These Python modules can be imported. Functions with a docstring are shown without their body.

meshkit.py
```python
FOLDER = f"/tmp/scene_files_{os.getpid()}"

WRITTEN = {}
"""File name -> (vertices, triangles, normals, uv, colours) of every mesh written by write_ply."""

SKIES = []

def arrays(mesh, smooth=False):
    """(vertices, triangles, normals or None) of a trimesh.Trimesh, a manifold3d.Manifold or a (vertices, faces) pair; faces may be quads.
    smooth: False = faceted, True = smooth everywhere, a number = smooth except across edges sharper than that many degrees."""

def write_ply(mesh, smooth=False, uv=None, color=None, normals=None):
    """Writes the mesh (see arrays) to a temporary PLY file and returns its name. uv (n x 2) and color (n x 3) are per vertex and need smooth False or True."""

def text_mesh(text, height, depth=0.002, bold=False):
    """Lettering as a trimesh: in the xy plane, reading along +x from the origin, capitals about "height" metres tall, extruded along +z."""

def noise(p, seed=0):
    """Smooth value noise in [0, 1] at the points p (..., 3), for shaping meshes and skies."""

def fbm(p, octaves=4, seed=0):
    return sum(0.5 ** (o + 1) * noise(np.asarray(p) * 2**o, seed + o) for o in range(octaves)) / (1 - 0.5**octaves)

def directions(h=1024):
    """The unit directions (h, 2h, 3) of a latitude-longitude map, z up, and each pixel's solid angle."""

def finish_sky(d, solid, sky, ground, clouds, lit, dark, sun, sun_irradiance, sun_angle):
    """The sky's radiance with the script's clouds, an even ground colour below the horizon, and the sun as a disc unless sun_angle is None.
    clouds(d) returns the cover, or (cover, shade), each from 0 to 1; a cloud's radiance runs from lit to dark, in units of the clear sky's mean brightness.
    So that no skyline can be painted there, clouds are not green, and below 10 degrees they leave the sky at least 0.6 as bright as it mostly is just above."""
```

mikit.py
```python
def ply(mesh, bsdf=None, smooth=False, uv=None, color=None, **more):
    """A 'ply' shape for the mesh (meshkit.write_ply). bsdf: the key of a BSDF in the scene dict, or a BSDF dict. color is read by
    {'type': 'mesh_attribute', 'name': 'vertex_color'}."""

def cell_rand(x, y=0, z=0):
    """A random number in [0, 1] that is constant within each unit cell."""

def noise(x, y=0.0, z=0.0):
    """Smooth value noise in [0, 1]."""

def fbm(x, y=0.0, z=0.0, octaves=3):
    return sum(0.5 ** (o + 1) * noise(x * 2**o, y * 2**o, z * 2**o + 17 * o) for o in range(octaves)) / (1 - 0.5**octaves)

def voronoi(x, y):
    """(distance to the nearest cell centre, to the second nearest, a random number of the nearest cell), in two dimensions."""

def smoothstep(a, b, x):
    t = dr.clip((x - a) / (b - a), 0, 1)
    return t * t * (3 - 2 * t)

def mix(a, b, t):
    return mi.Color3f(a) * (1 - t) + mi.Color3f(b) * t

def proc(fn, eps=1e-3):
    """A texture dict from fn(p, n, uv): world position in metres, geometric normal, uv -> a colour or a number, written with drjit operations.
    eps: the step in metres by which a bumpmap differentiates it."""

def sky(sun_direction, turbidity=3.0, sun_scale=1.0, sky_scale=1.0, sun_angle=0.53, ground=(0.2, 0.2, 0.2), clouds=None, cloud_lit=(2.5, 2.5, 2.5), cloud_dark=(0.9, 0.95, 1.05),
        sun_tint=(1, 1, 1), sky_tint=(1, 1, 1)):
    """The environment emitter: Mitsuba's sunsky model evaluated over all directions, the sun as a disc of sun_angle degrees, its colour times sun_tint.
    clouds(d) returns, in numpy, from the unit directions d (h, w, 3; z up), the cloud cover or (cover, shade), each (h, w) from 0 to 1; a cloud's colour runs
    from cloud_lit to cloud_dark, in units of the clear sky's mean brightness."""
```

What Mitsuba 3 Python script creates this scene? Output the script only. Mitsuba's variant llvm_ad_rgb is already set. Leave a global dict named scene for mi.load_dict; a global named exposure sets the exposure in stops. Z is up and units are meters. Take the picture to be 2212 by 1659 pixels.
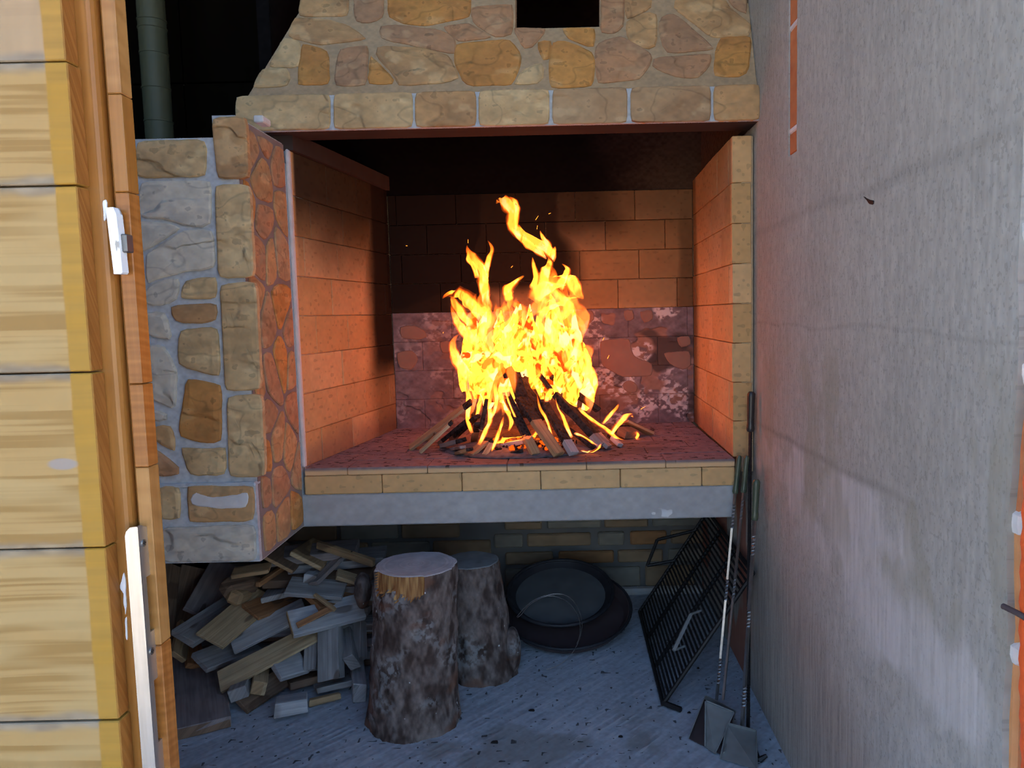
import math, random
import numpy as np, trimesh, mitsuba as mi, drjit as dr
import mikit, meshkit
from mikit import proc, noise, fbm, voronoi, smoothstep, mix, cell_rand
from shapely.geometry import Polygon, box as sbox
from shapely import affinity
from scipy.spatial import Voronoi

T = mi.ScalarTransform4f
rng = random.Random(7)
nr = np.random.RandomState(11)
scene, labels = {'type': 'scene'}, {}

# ------------------------------------------------------------------ camera, sky, exposure
F, CX, CY, EYE = 1670.0, 1222.0, 829.5, 1.28
PITCH, ROLL = math.radians(5.2), math.radians(1.3)
fw = np.array([0, math.cos(PITCH), -math.sin(PITCH)])
r0 = np.array([1.0, 0, 0]); u0 = np.array([0, math.sin(PITCH), math.cos(PITCH)])
rc = math.cos(ROLL) * r0 - math.sin(ROLL) * u0
uc = math.sin(ROLL) * r0 + math.cos(ROLL) * u0
CAM = np.array([0, 0, EYE])
scene['camera'] = {'type': 'perspective', 'fov': math.degrees(2 * math.atan(1106 / F)), 'fov_axis': 'x',
                   'principal_point_offset_x': (1106 - CX) / 2212.0, 'principal_point_offset_y': 0.0,
                   'near_clip': 0.05, 'far_clip': 500.0,
                   'to_world': T().look_at(origin=CAM.tolist(), target=(CAM + fw).tolist(), up=uc.tolist())}
scene['sky'] = mikit.sky([-0.35, 0.75, 0.75], turbidity=3.0, sun_scale=1.0, sky_scale=1.0, ground=(0.3, 0.28, 0.25))
exposure = 3.75


def ray(x, y): return fw + rc * (x - CX) / F - uc * (y - CY) / F
def at(x, y, Y): d = ray(x, y); return CAM + d * (Y / d[1])          # where the line of sight meets the plane Y
def atx(x, y, X): d = ray(x, y); return CAM + d * (X / d[0])
def atz(x, y, Z): d = ray(x, y); return CAM + d * ((Z - EYE) / d[2])
def atp(x, y, p0, n): d = ray(x, y); return CAM + d * (np.dot(np.asarray(p0) - CAM, n) / np.dot(d, n))


# ------------------------------------------------------------------ entries
def numbered(key):
    if key not in scene and key not in labels and not any(k.startswith(key + '__') for k in scene):
        return key
    i = 1
    while True:
        k = f'{key}_{i:03d}'
        if k not in scene and k not in labels and not any(q.startswith(k + '__') for q in scene):
            return k
        i += 1

_count = {}
def part(name, parent, mesh, bsdf, smooth=False, uv=None, label=None, kind=None, **more):
    base = f'{parent}__{name}'
    i = _count.get(base, -1) + 1
    _count[base] = i
    key = base if i == 0 else f'{base}_{i:03d}'
    scene[key] = mikit.ply(mesh, bsdf, smooth, uv=uv, **more)
    if label or kind:
        labels[key] = {**({'label': label} if label else {}), **({'kind': kind} if kind else {})}
    return key

def thing(name, label, cat, group=None):
    key = numbered(name)
    labels[key] = {'label': label, 'category': cat, **({'group': group} if group else {})}
    return key

def single(name, label, cat, mesh, bsdf, smooth=False, uv=None, group=None, **more):
    key = thing(name, label, cat, group)
    scene[key] = mikit.ply(mesh, bsdf, smooth, uv=uv, **more)
    return key

def struct(name, label, mesh, bsdf, smooth=False, uv=None):
    scene[name] = mikit.ply(mesh, bsdf, smooth, uv=uv)
    labels[name] = {'label': label, 'kind': 'structure', 'category': name.split('_')[0]}
    return name


# ------------------------------------------------------------------ meshes
def frame(a, b, up=(0, 0, 1), roll=0.0):
    """columns: along a->b, sideways, upward"""
    x = np.asarray(b, float) - a; L = np.linalg.norm(x); x /= L
    y = np.cross(np.asarray(up, float), x); y /= np.linalg.norm(y)
    z = np.cross(x, y)
    c, s = math.cos(roll), math.sin(roll)
    return np.stack([x, c * y + s * z, -s * y + c * z], 1), L

def boxv(lo, hi, bev=0.002):
    lo, hi = np.asarray(lo, float), np.asarray(hi, float)
    b = min(bev, 0.45 * float((hi - lo).min()))
    pts = []
    for sx in (0, 1):
        for sy in (0, 1):
            for sz in (0, 1):
                c = np.where([sx, sy, sz], hi, lo)
                d = np.where([sx, sy, sz], -b, b)
                for k in range(3):
                    q = c + d; q[k] = c[k]
                    pts.append(q)
    return trimesh.convex.convex_hull(np.array(pts))

def bx(lo, hi): return trimesh.creation.box(bounds=[lo, hi])
def cat(ms): return trimesh.util.concatenate(ms)

def cyl(a, b, r, n=10, r2=None):
    R, L = frame(np.asarray(a, float), np.asarray(b, float), (0, 0, 1) if abs((np.asarray(b) - a)[2]) < .95 * np.linalg.norm(np.asarray(b) - a) else (0, 1, 0))
    t = np.arange(n) * 2 * np.pi / n
    ring = np.stack([np.zeros(n), np.cos(t), np.sin(t)], 1)
    v = np.vstack([ring * r, ring * (r if r2 is None else r2) + [L, 0, 0], [[0, 0, 0], [L, 0, 0]]])
    i = np.arange(n); j = (i + 1) % n
    f = np.vstack([np.stack([i, j, j + n], 1), np.stack([i, j + n, i + n], 1), np.stack([j, i, i * 0 + 2 * n], 1), np.stack([i + n, j + n, i * 0 + 2 * n + 1], 1)])
    return trimesh.Trimesh(v @ R.T + a, f, process=False)

def sweep(points, r, n=10, closed=False, twist=None, square=False, caps=True):
    p = np.asarray(points, float); m = len(p)
    t = np.gradient(p, axis=0)
    if closed: t = np.roll(p, -1, 0) - np.roll(p, 1, 0)
    t /= np.linalg.norm(t, axis=1, keepdims=True)
    a = np.cross(t, [0.13, 0.97, 0.2]); a /= np.linalg.norm(a, axis=1, keepdims=True)
    b = np.cross(t, a)
    ang = np.arange(n) * 2 * np.pi / n
    rr = np.broadcast_to(r, (m,))
    tw = np.zeros(m) if twist is None else np.asarray(twist)
    v = p[:, None] + rr[:, None, None] * (np.cos(ang[None] + tw[:, None])[..., None] * a[:, None] + np.sin(ang[None] + tw[:, None])[..., None] * b[:, None])
    f = []
    for i in range(m if closed else m - 1):
        k = (i + 1) % m
        for j in range(n):
            l = (j + 1) % n
            f += [[i * n + j, i * n + l, k * n + l], [i * n + j, k * n + l, k * n + j]]
    v = v.reshape(-1, 3)
    if caps and not closed:
        v = np.vstack([v, p[0], p[-1]]); c0, c1 = m * n, m * n + 1
        for j in range(n):
            l = (j + 1) % n
            f += [[l, j, c0], [(m - 1) * n + j, (m - 1) * n + l, c1]]
    return trimesh.Trimesh(v, np.array(f), process=False)

def lathe(profile, n=40):
    p = np.asarray(profile, float); m = len(p)
    t = np.arange(n) * 2 * np.pi / n
    v = np.stack([p[:, None, 0] * np.cos(t), p[:, None, 0] * np.sin(t), np.broadcast_to(p[:, None, 1], (m, n))], -1).reshape(-1, 3)
    f = []
    for i in range(m - 1):
        for j in range(n):
            l = (j + 1) % n
            f += [[i * n + j, i * n + l, (i + 1) * n + l], [i * n + j, (i + 1) * n + l, (i + 1) * n + j]]
    return trimesh.Trimesh(v, np.array(f), process=False)

def stone(poly3, normal, h=0.012, bev=0.006, depth=0.012, step=0.022, jag=0.0022, relief=0.003, seed=0):
    """a rough slab of stone from its outline (3-D points on its plane): rounded rim, uneven face"""
    P = np.asarray(poly3, float); nrm = np.asarray(normal, float) / np.linalg.norm(normal)
    c = P.mean(0)
    area = sum(np.dot(nrm, np.cross(P[i] - c, P[(i + 1) % len(P)] - c)) for i in range(len(P)))
    if area < 0: P = P[::-1]
    pts = []
    for i in range(len(P)):
        a, b = P[i], P[(i + 1) % len(P)]
        k = max(1, int(round(np.linalg.norm(b - a) / step)))
        pts += [a + (b - a) * (j / k) for j in range(k)]
    pts = np.array(pts); n = len(pts)
    for _ in range(1):                                            # round the corners a little
        pts = 0.6 * pts + 0.2 * (np.roll(pts, 1, 0) + np.roll(pts, -1, 0))
    tang = np.roll(pts, -1, 0) - np.roll(pts, 1, 0); tang /= np.linalg.norm(tang, axis=1, keepdims=True)
    inward = np.cross(nrm, tang)
    pts = pts + inward * ((meshkit.fbm(pts * 60 + seed, 2) - 0.5) * 2 * jag)[:, None]
    c = pts.mean(0)
    def lift(q, z, amp): return q + nrm * (z + amp * (meshkit.fbm(q * 22 + 3.1 * seed, 3) - 0.5)[:, None] * 2)
    s = np.minimum(bev, 0.4 * np.linalg.norm(pts - c, axis=1))[:, None]
    rings = [pts - nrm * depth, pts + nrm * (h - bev * 0.8), lift(pts + inward * s, h, relief * .5), lift(c + 0.66 * (pts - c), h + relief * .5, relief), lift(c + 0.3 * (pts - c), h + relief * .5, relief)]
    v = np.vstack(rings + [lift(c[None], h + relief * .5, relief), (c - nrm * depth)[None]])
    f = []; i = np.arange(n); j = (i + 1) % n
    for k in range(len(rings) - 1):
        f += [np.stack([k * n + i, k * n + j, (k + 1) * n + j], 1), np.stack([k * n + i, (k + 1) * n + j, (k + 1) * n + i], 1)]
    m = len(rings)
    f += [np.stack([(m - 1) * n + i, (m - 1) * n + j, i * 0 + m * n], 1), np.stack([j, i, i * 0 + m * n + 1], 1)]
    return trimesh.Trimesh(v, np.vstack(f), process=False)

def plank(a, b, w, t, roll=0.0, bev=0.0015, rough=0.0, up=(0, 0, 1), f0=0.0, f1=1.0, taper=0.0):
    """a board from a to b (end centres): returns mesh and uv with u along the grain"""
    a, b = np.asarray(a, float), np.asarray(b, float)
    R, L = frame(a, b, up, roll)
    m = boxv([L * f0, -w / 2, -t / 2], [L * f1, w / 2, t / 2], bev)
    v = np.array(m.vertices)
    if taper: v[:, 1:] *= (1 - taper * v[:, :1] / L)
    if rough:
        q = np.sign(v) * 1.0
        v = v + (meshkit.noise(np.round(v, 2) * 37 + a * 91, 3)[:, None] - 0.5) * rough * np.array([3.0, 1, 1])
    uv = np.stack([v[:, 0] + 3 * a[0], v[:, 1] + v[:, 2] + 7 * a[2]], 1)
    return trimesh.Trimesh(v @ R.T + a, np.array(m.faces), process=False), uv

def extrude_profile(poly2, z0, z1):
    m = trimesh.creation.extrude_polygon(poly2 if hasattr(poly2, 'exterior') else Polygon(poly2), z1 - z0, engine='earcut')
    m.apply_translation([0, 0, z0]); return m

def wallmesh(poly, plane, d0, d1):
    """polygon (with holes) extruded from d0 to d1: plane 'x' has coordinates (Y, Z) and extrudes along X; plane 'y' has (X, Z) and extrudes along Y"""
    m = trimesh.creation.extrude_polygon(poly, abs(d1 - d0), engine='earcut')
    v = np.array(m.vertices); d = v[:, 2] + min(d0, d1)
    v = np.stack([d, v[:, 0], v[:, 1]], 1) if plane == 'x' else np.stack([v[:, 0], d, v[:, 1]], 1)
    f = np.array(m.faces)
    if plane == 'y': f = f[:, ::-1]
    return trimesh.Trimesh(v, f, process=False)


# ------------------------------------------------------------------ materials
def mat(key, fn=None, rough=0.75, bump=None, bump_scale=1.0, metallic=0.0, spec=0.3, color=None, eps=1e-3, clearcoat=0.0):
    b = {'type': 'principled', 'base_color': proc(fn) if fn else {'type': 'rgb', 'value': list(color)}, 'roughness': rough, 'metallic': metallic, 'specular': spec}
    if clearcoat: b['clearcoat'] = clearcoat; b['clearcoat_gloss'] = 0.8
    if bump: b = {'type': 'bumpmap', 'bump': proc(bump, eps), 'scale': bump_scale, 'bsdf': b}
    scene[key] = {'type': 'twosided', 'bsdf': b}
    return key

def stone_fn(base, alt, light, k):
    def fn(p, n, uv):
        q = p * 1.0
        a = fbm(q.x * 9 + k, q.y * 9, q.z * 9, 3)
        b = fbm(q.x * 45, q.y * 45 + k, q.z * 45, 3)
        c = fbm(q.x * 16, q.y * 16, q.z * 22 + 5 * k, 3)
        col = mix(base, alt, smoothstep(0.35, 0.68, a))
        col = mix(col, light, smoothstep(0.58, 0.7, c) * 0.55)
        vein = 1 - smoothstep(0.0, 0.022, dr.abs(fbm(q.x * 7 + 2.3 * k, q.y * 7, q.z * 9, 3) - 0.5))
        speck = smoothstep(0.66, 0.74, b)
        return col * (0.72 + 0.5 * b) * (1 - 0.2 * vein) * (1 - 0.3 * speck)
    return fn
def stone_bump(p, n, uv):
    return 0.004 * fbm(p.x * 38, p.y * 38, p.z * 38, 3) + 0.006 * smoothstep(0.46, 0.53, fbm(p.x * 9, p.y * 9, p.z * 11, 3))

STONES = {
    'stone_tan': ((0.540, 0.326, 0.148), (0.432, 0.251, 0.118), (0.670, 0.465, 0.237)),
    'stone_ochre': ((0.583, 0.288, 0.085), (0.497, 0.233, 0.074), (0.648, 0.391, 0.163)),
    'stone_cream': ((0.626, 0.446, 0.229), (0.508, 0.344, 0.170), (0.756, 0.577, 0.311)),
    'stone_pink': ((0.475, 0.260, 0.133), (0.400, 0.233, 0.129), (0.562, 0.372, 0.207)),
    'stone_grey': ((0.62, 0.57, 0.46), (0.52, 0.485, 0.41), (0.72, 0.655, 0.52)),
    'stone_brown': ((0.389, 0.240, 0.126), (0.464, 0.310, 0.168), (0.562, 0.420, 0.244)),
}
for i, (k, (a, b, c)) in enumerate(STONES.items()):
    mat(k, stone_fn(a, b, c, 1.7 * i), 0.85, stone_bump, spec=0.2)

def mortar_fn(p, n, uv):
    a = fbm(p.x * 14, p.y * 14, p.z * 14, 3); b = fbm(p.x * 90, p.y * 90, p.z * 90, 2)
    return mix((0.42, 0.455, 0.48), (0.53, 0.555, 0.56), a) * (0.8 + 0.4 * b)
def rough_bump(p, n, uv): return 0.004 * fbm(p.x * 70, p.y * 70, p.z * 70, 3)
mat('mortar', mortar_fn, 0.95, rough_bump, spec=0.1)
def warm_mortar_fn(p, n, uv):
    a = fbm(p.x * 14, p.y * 14, p.z * 14, 3); b = fbm(p.x * 90, p.y * 90, p.z * 90, 2)
    return mix((0.37, 0.265, 0.155), (0.46, 0.335, 0.205), a) * (0.8 + 0.4 * b)
mat('warm_mortar', warm_mortar_fn, 0.95, rough_bump, spec=0.1)

def soot(p):
    w = 0.16 * (fbm(p.x * 4, p.y * 4, p.z * 4, 3) - 0.5)
    back = smoothstep(3.2, 3.25, p.y)
    up = smoothstep(1.32, 1.70, p.z + w) * smoothstep(2.475, 2.50, p.y)
    left = back * smoothstep(-0.20, -0.36, p.x + w) * smoothstep(1.18, 1.34, p.z + w)
    mid = back * smoothstep(0.20, -0.02, p.x + w) * smoothstep(1.26, 1.42, p.z + w)
    corner = smoothstep(2.95, 3.12, p.y + 0.4 * w) * smoothstep(-0.3, -0.5, p.x) * (1 - 0.5 * smoothstep(1.12, 0.95, p.z + w))
    rcorner = smoothstep(0.43, 0.50, p.x + 0.3 * w) * smoothstep(3.1, 3.24, p.y) * 0.75
    s = dr.maximum(dr.maximum(up * (0.93 - 0.43 * smoothstep(0.15, 0.45, p.x + w)), left * 0.99), dr.maximum(mid * 0.975, dr.maximum(corner * 0.975, rcorner)))
    haze = back * smoothstep(1.22, 1.34, p.z) * (0.50 + 0.25 * smoothstep(1.5, 1.75, p.z))
    return dr.clip(dr.maximum(s, haze), 0, 0.99)
SOOT = (0.007, 0.005, 0.0045)
def firebrick_fn(base, k):
    def fn(p, n, uv):
        a = fbm(p.x * 6 + k, p.y * 6, p.z * 6, 3); b = fbm(p.x * 60, p.y * 60, p.z * 60, 2)
        col = mi.Color3f(base) * (0.78 + 0.3 * a) * (0.9 + 0.2 * b)
        spk = smoothstep(0.75, 0.8, noise(p.x * 70, p.y * 70, p.z * 70))
        low = smoothstep(0.93, 0.83, p.z + 0.1 * (a - 0.5)) * smoothstep(2.45, 2.5, p.y)
        col = mix(col * (1 - 0.2 * spk), (0.22, 0.13, 0.11), low * 0.55)
        return mix(col, SOOT, soot(p))
    return fn
for i, c in enumerate([(0.64, 0.40, 0.18), (0.60, 0.36, 0.15), (0.69, 0.445, 0.21)]):
    mat(f'firebrick_{i + 1}', firebrick_fn(c, 3.1 * i), 0.85, spec=0.15)
def crust_fn(p, n, uv):
    a = fbm(p.x * 5 + 3, p.y, p.z * 6, 3); c = fbm(p.x * 11, 2.2, p.z * 12, 3); b = fbm(p.x * 55, p.y * 55, p.z * 55, 3)
    brick = mi.Color3f(0.30, 0.17, 0.11) * (0.85 + 0.3 * b)
    a2 = fbm(p.x * 26, p.y * 26, p.z * 28, 3)
    crust = (0.55 + 0.9 * a2) * mix((0.15, 0.12, 0.125), (0.21, 0.17, 0.175), a) * (0.55 + 0.9 * b)
    col = mix(crust, brick, 0.75 * smoothstep(0.53, 0.60, c) * smoothstep(-0.75, -0.35, p.x))
    right = smoothstep(-0.02, 0.25, p.x)
    white = smoothstep(0.46, 0.58, fbm(p.x * 9 + 9, 1.0, p.z * 9, 3)) * smoothstep(0.42, 0.6, b)
    col = mix(col, (0.58, 0.54, 0.52), white * (0.3 + 0.7 * right))
    dark = smoothstep(0.54, 0.64, fbm(p.x * 7 - 4, 5.0, p.z * 8, 3)) * right
    col = mix(col, (0.06, 0.05, 0.045), dark * 0.85)
    return col
def crust_bump(p, n, uv):
    c = fbm(p.x * 11, 2.2, p.z * 12, 3); b = fbm(p.x * 55, p.y * 55, p.z * 55, 3)
    return 0.006 * (1 - smoothstep(0.54, 0.585, c)) * (0.6 + 0.8 * b)
mat('crusted_brick', crust_fn, 0.92, crust_bump, spec=0.1)
mat('flaked_brick', lambda p, n, uv: mix((0.22, 0.135, 0.10), (0.30, 0.185, 0.135), fbm(p.x * 20, p.y, p.z * 20, 3)), 0.9, spec=0.1)
def hearth_fn(p, n, uv):
    a = fbm(p.x * 5, p.y * 14, 0.0, 3); b = fbm(p.x * 60, p.y * 60, 3.0, 2)
    col = mix((0.19, 0.14, 0.135), (0.26, 0.195, 0.185), a) * (0.8 + 0.4 * b)
    ash = smoothstep(0.46, 0.28, dr.sqrt(dr.square(p.x + 0.05) + dr.square((p.y - 2.74) * 1.2)) + 0.2 * (a - 0.5))
    col = mix(col, (0.09, 0.085, 0.085), ash * 0.75)
    spk = smoothstep(0.77, 0.82, noise(p.x * 55, p.y * 90, 1.0))
    edge = smoothstep(0.802, 0.792, p.z)
    return mix(col * (1 - 0.7 * spk), (0.66, 0.43, 0.22), edge)
mat('hearth_tile', hearth_fn, 0.85, spec=0.15)
def concrete_fn(p, n, uv):
    a = fbm(p.x * 6, p.y * 6, p.z * 10, 3); b = fbm(p.x * 50, p.y * 50, p.z * 50, 3)
    chip = smoothstep(0.66, 0.7, fbm(p.x * 22, p.y * 10, p.z * 30, 3)) * smoothstep(0.66, 0.63, p.z) * smoothstep(0.1, 0.3, p.x)
    return mix(mix((0.33, 0.33, 0.33), (0.42, 0.42, 0.41), a) * (0.85 + 0.3 * b), (0.65, 0.66, 0.65), chip)
mat('concrete', concrete_fn, 0.9, rough_bump, 0.4, spec=0.15)
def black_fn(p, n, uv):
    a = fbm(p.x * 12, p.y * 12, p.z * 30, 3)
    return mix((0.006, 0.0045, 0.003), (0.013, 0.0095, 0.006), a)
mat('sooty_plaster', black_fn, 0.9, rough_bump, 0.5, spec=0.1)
def lining_fn(p, n, uv):
    a = fbm(p.x * 6, p.y * 6, p.z * 6, 3); b = fbm(p.x * 80, p.y * 80, p.z * 80, 2)
    s = smoothstep(0.55, 0.05, p.x + 0.3 * (a - 0.5))
    return mix((0.10, 0.075, 0.055), (0.006, 0.005, 0.005), 0.45 + 0.55 * s) * (0.6 + 0.8 * b)
mat('soot_lining', lining_fn, 0.95, rough_bump, spec=0.05)
mat('black_tile', lambda p, n, uv: mix((0.0035, 0.0022, 0.0012), (0.0075, 0.005, 0.003), fbm(p.x * 20, p.y, p.z * 3, 3)), 0.8, spec=0.03)
mat('lintel_brown', lambda p, n, uv: mix((0.042, 0.030, 0.026), (0.07, 0.05, 0.042), fbm(p.x * 8, p.y * 20, p.z * 8, 3)), 0.9, spec=0.1)

def plaster_fn(p, n, uv):
    a = fbm(p.y * 3, p.z * 3, 0.0, 3); b = fbm(p.y * 110, p.z * 55, 1.0, 3); c = fbm(p.y * 130, p.z * 9, 2.0, 2)
    col = mix((0.33, 0.325, 0.295), (0.40, 0.396, 0.362), a) * (0.77 + 0.3 * b + 0.16 * c)
    pit = smoothstep(0.67, 0.74, fbm(p.y * 230, p.z * 150, 5.0, 2))
    col = col * (1 - 0.17 * pit)
    # horizontal day joints of the plaster
    def joint(z, w): return 1 - smoothstep(0.0, w, dr.abs(p.z + 0.03 * (fbm(p.y * 5, z * 9, 0.0, 2) - 0.5) - z))
    j = joint(1.515, 0.022) * 0.12 + joint(0.925, 0.016) * 0.2 * smoothstep(1.1, 1.6, p.y) + joint(1.235, 0.008) * 0.1
    col = col * (1 - j)
    # pale lime blooms below the joints, running along the wall
    band = smoothstep(0.0, 0.03, 0.93 - p.z) * smoothstep(0.62, 0.80, p.z + 0.20 * smoothstep(1.9, 1.3, p.y))
    bloom = smoothstep(0.42, 0.62, fbm(p.y * 7 + 2, p.z * 6, 4.0, 3)) * band * smoothstep(0.62, 0.68, p.z + 0.42 * smoothstep(2.4, 1.2, p.y) - 0.12)
    bloom = dr.maximum(bloom, smoothstep(2.28, 2.40, p.y) * smoothstep(0.85, 1.0, p.z) * smoothstep(1.2, 1.05, p.z) * 0.8)
    col = mix(col, (0.54, 0.53, 0.52), bloom * 0.7 * (0.4 + 0.8 * c))
    brown = smoothstep(0.60, 0.35, p.z + 0.22 * smoothstep(1.9, 1.2, p.y) + 0.15 * (a - 0.5))
    col = mix(col, mi.Color3f(0.27, 0.225, 0.185) * (0.6 + 0.8 * c), brown * 0.6)
    green = smoothstep(0.58, 0.66, fbm(p.y * 9, p.z * 4, 8.0, 3)) * smoothstep(0.7, 0.8, p.z) * smoothstep(1.25, 1.1, p.z)
    col = mix(col, (0.27, 0.255, 0.18), green * 0.35)
    far = smoothstep(2.46, 2.6, p.y) * smoothstep(0.7, 0.6, p.z)
    red = far * smoothstep(0.52, 0.58, fbm(p.y * 6, p.z * 4 + 1, 2.0, 2))
    col = mix(col, (0.30, 0.10, 0.06), red * 0.8)
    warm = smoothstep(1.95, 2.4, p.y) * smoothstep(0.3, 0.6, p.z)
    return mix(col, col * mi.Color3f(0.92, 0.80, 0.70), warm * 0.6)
def plaster_bump(p, n, uv):
    return 0.0018 * fbm(p.y * 120, p.z * 60, 1.0, 3) + 0.0014 * fbm(p.y * 130, p.z * 9, 2.0, 2) - 0.0006 * smoothstep(0.67, 0.74, fbm(p.y * 230, p.z * 150, 5.0, 2))
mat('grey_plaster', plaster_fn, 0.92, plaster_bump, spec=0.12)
def redbrick_fn(p, n, uv):
    a = fbm(p.x * 30, p.y * 30, p.z * 30, 3)
    return mix((0.42, 0.13, 0.055), (0.58, 0.24, 0.10), a)
mat('red_brick', redbrick_fn, 0.85, rough_bump, spec=0.15)
mat('orange_brick', lambda p, n, uv: mix((0.52, 0.22, 0.075), (0.66, 0.34, 0.16), fbm(p.x * 30, p.y * 30, p.z * 20, 3)), 0.85, rough_bump, spec=0.15)
mat('white_mortar', lambda p, n, uv: mix((0.55, 0.53, 0.50), (0.72, 0.71, 0.69), fbm(p.x * 40, p.y * 40, p.z * 40, 3)), 0.9, rough_bump, spec=0.15)
def cellar_brick(c):
    return lambda p, n, uv: mi.Color3f(c) * (0.65 + 0.6 * fbm(p.x * 14, p.y, p.z * 20, 3))
mat('cellar_brick_tan', cellar_brick((0.36, 0.25, 0.15)), 0.9, rough_bump, spec=0.1)
mat('cellar_brick_orange', cellar_brick((0.42, 0.22, 0.10)), 0.9, rough_bump, spec=0.1)
mat('cellar_brick_grey', cellar_brick((0.31, 0.28, 0.22)), 0.9, rough_bump, spec=0.1)
mat('cellar_mortar', lambda p, n, uv: mix((0.15, 0.145, 0.135), (0.22, 0.21, 0.195), fbm(p.x * 9, p.y, p.z * 9, 3)), 0.95, rough_bump, spec=0.1)

def floor_fn(p, n, uv):
    a = fbm(p.x * 3, p.y * 3, 0.0, 3); s = fbm(p.x * 9 + p.y * 8, p.y * 55 - p.x * 60, 0.0, 3); b = fbm(p.x * 90, p.y * 90, 1.0, 2)
    col = mix((0.36, 0.40, 0.45), (0.47, 0.515, 0.565), a) * (0.62 + 0.45 * s + 0.3 * b)
    scr = smoothstep(0.66, 0.74, s) * smoothstep(0.45, 0.6, a)
    spk = smoothstep(0.90, 0.93, noise(p.x * 75, p.y * 75, 7.0))
    dirt = smoothstep(0.56, 0.7, fbm(p.x * 5 + 4, p.y * 5, 3.0, 3)) * smoothstep(2.5, 2.2, p.y)
    col = mix(col, (0.21, 0.20, 0.165), dirt * 0.5)
    return mix(col, (0.56, 0.58, 0.6), scr * 0.6) * (1 - 0.75 * spk)
mat('floor_concrete', floor_fn, 0.85, lambda p, n, uv: 0.004 * fbm(p.x * 9 + p.y * 8, p.y * 55 - p.x * 60, 0.0, 3), spec=0.25)
mat('yard_paving', lambda p, n, uv: mix((0.40, 0.38, 0.34), (0.52, 0.49, 0.44), fbm(p.x * 3, p.y * 3, 0.0, 3)), 0.9, spec=0.1)
mat('white_render', color=(0.7, 0.69, 0.66), rough=0.9, spec=0.1)

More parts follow.
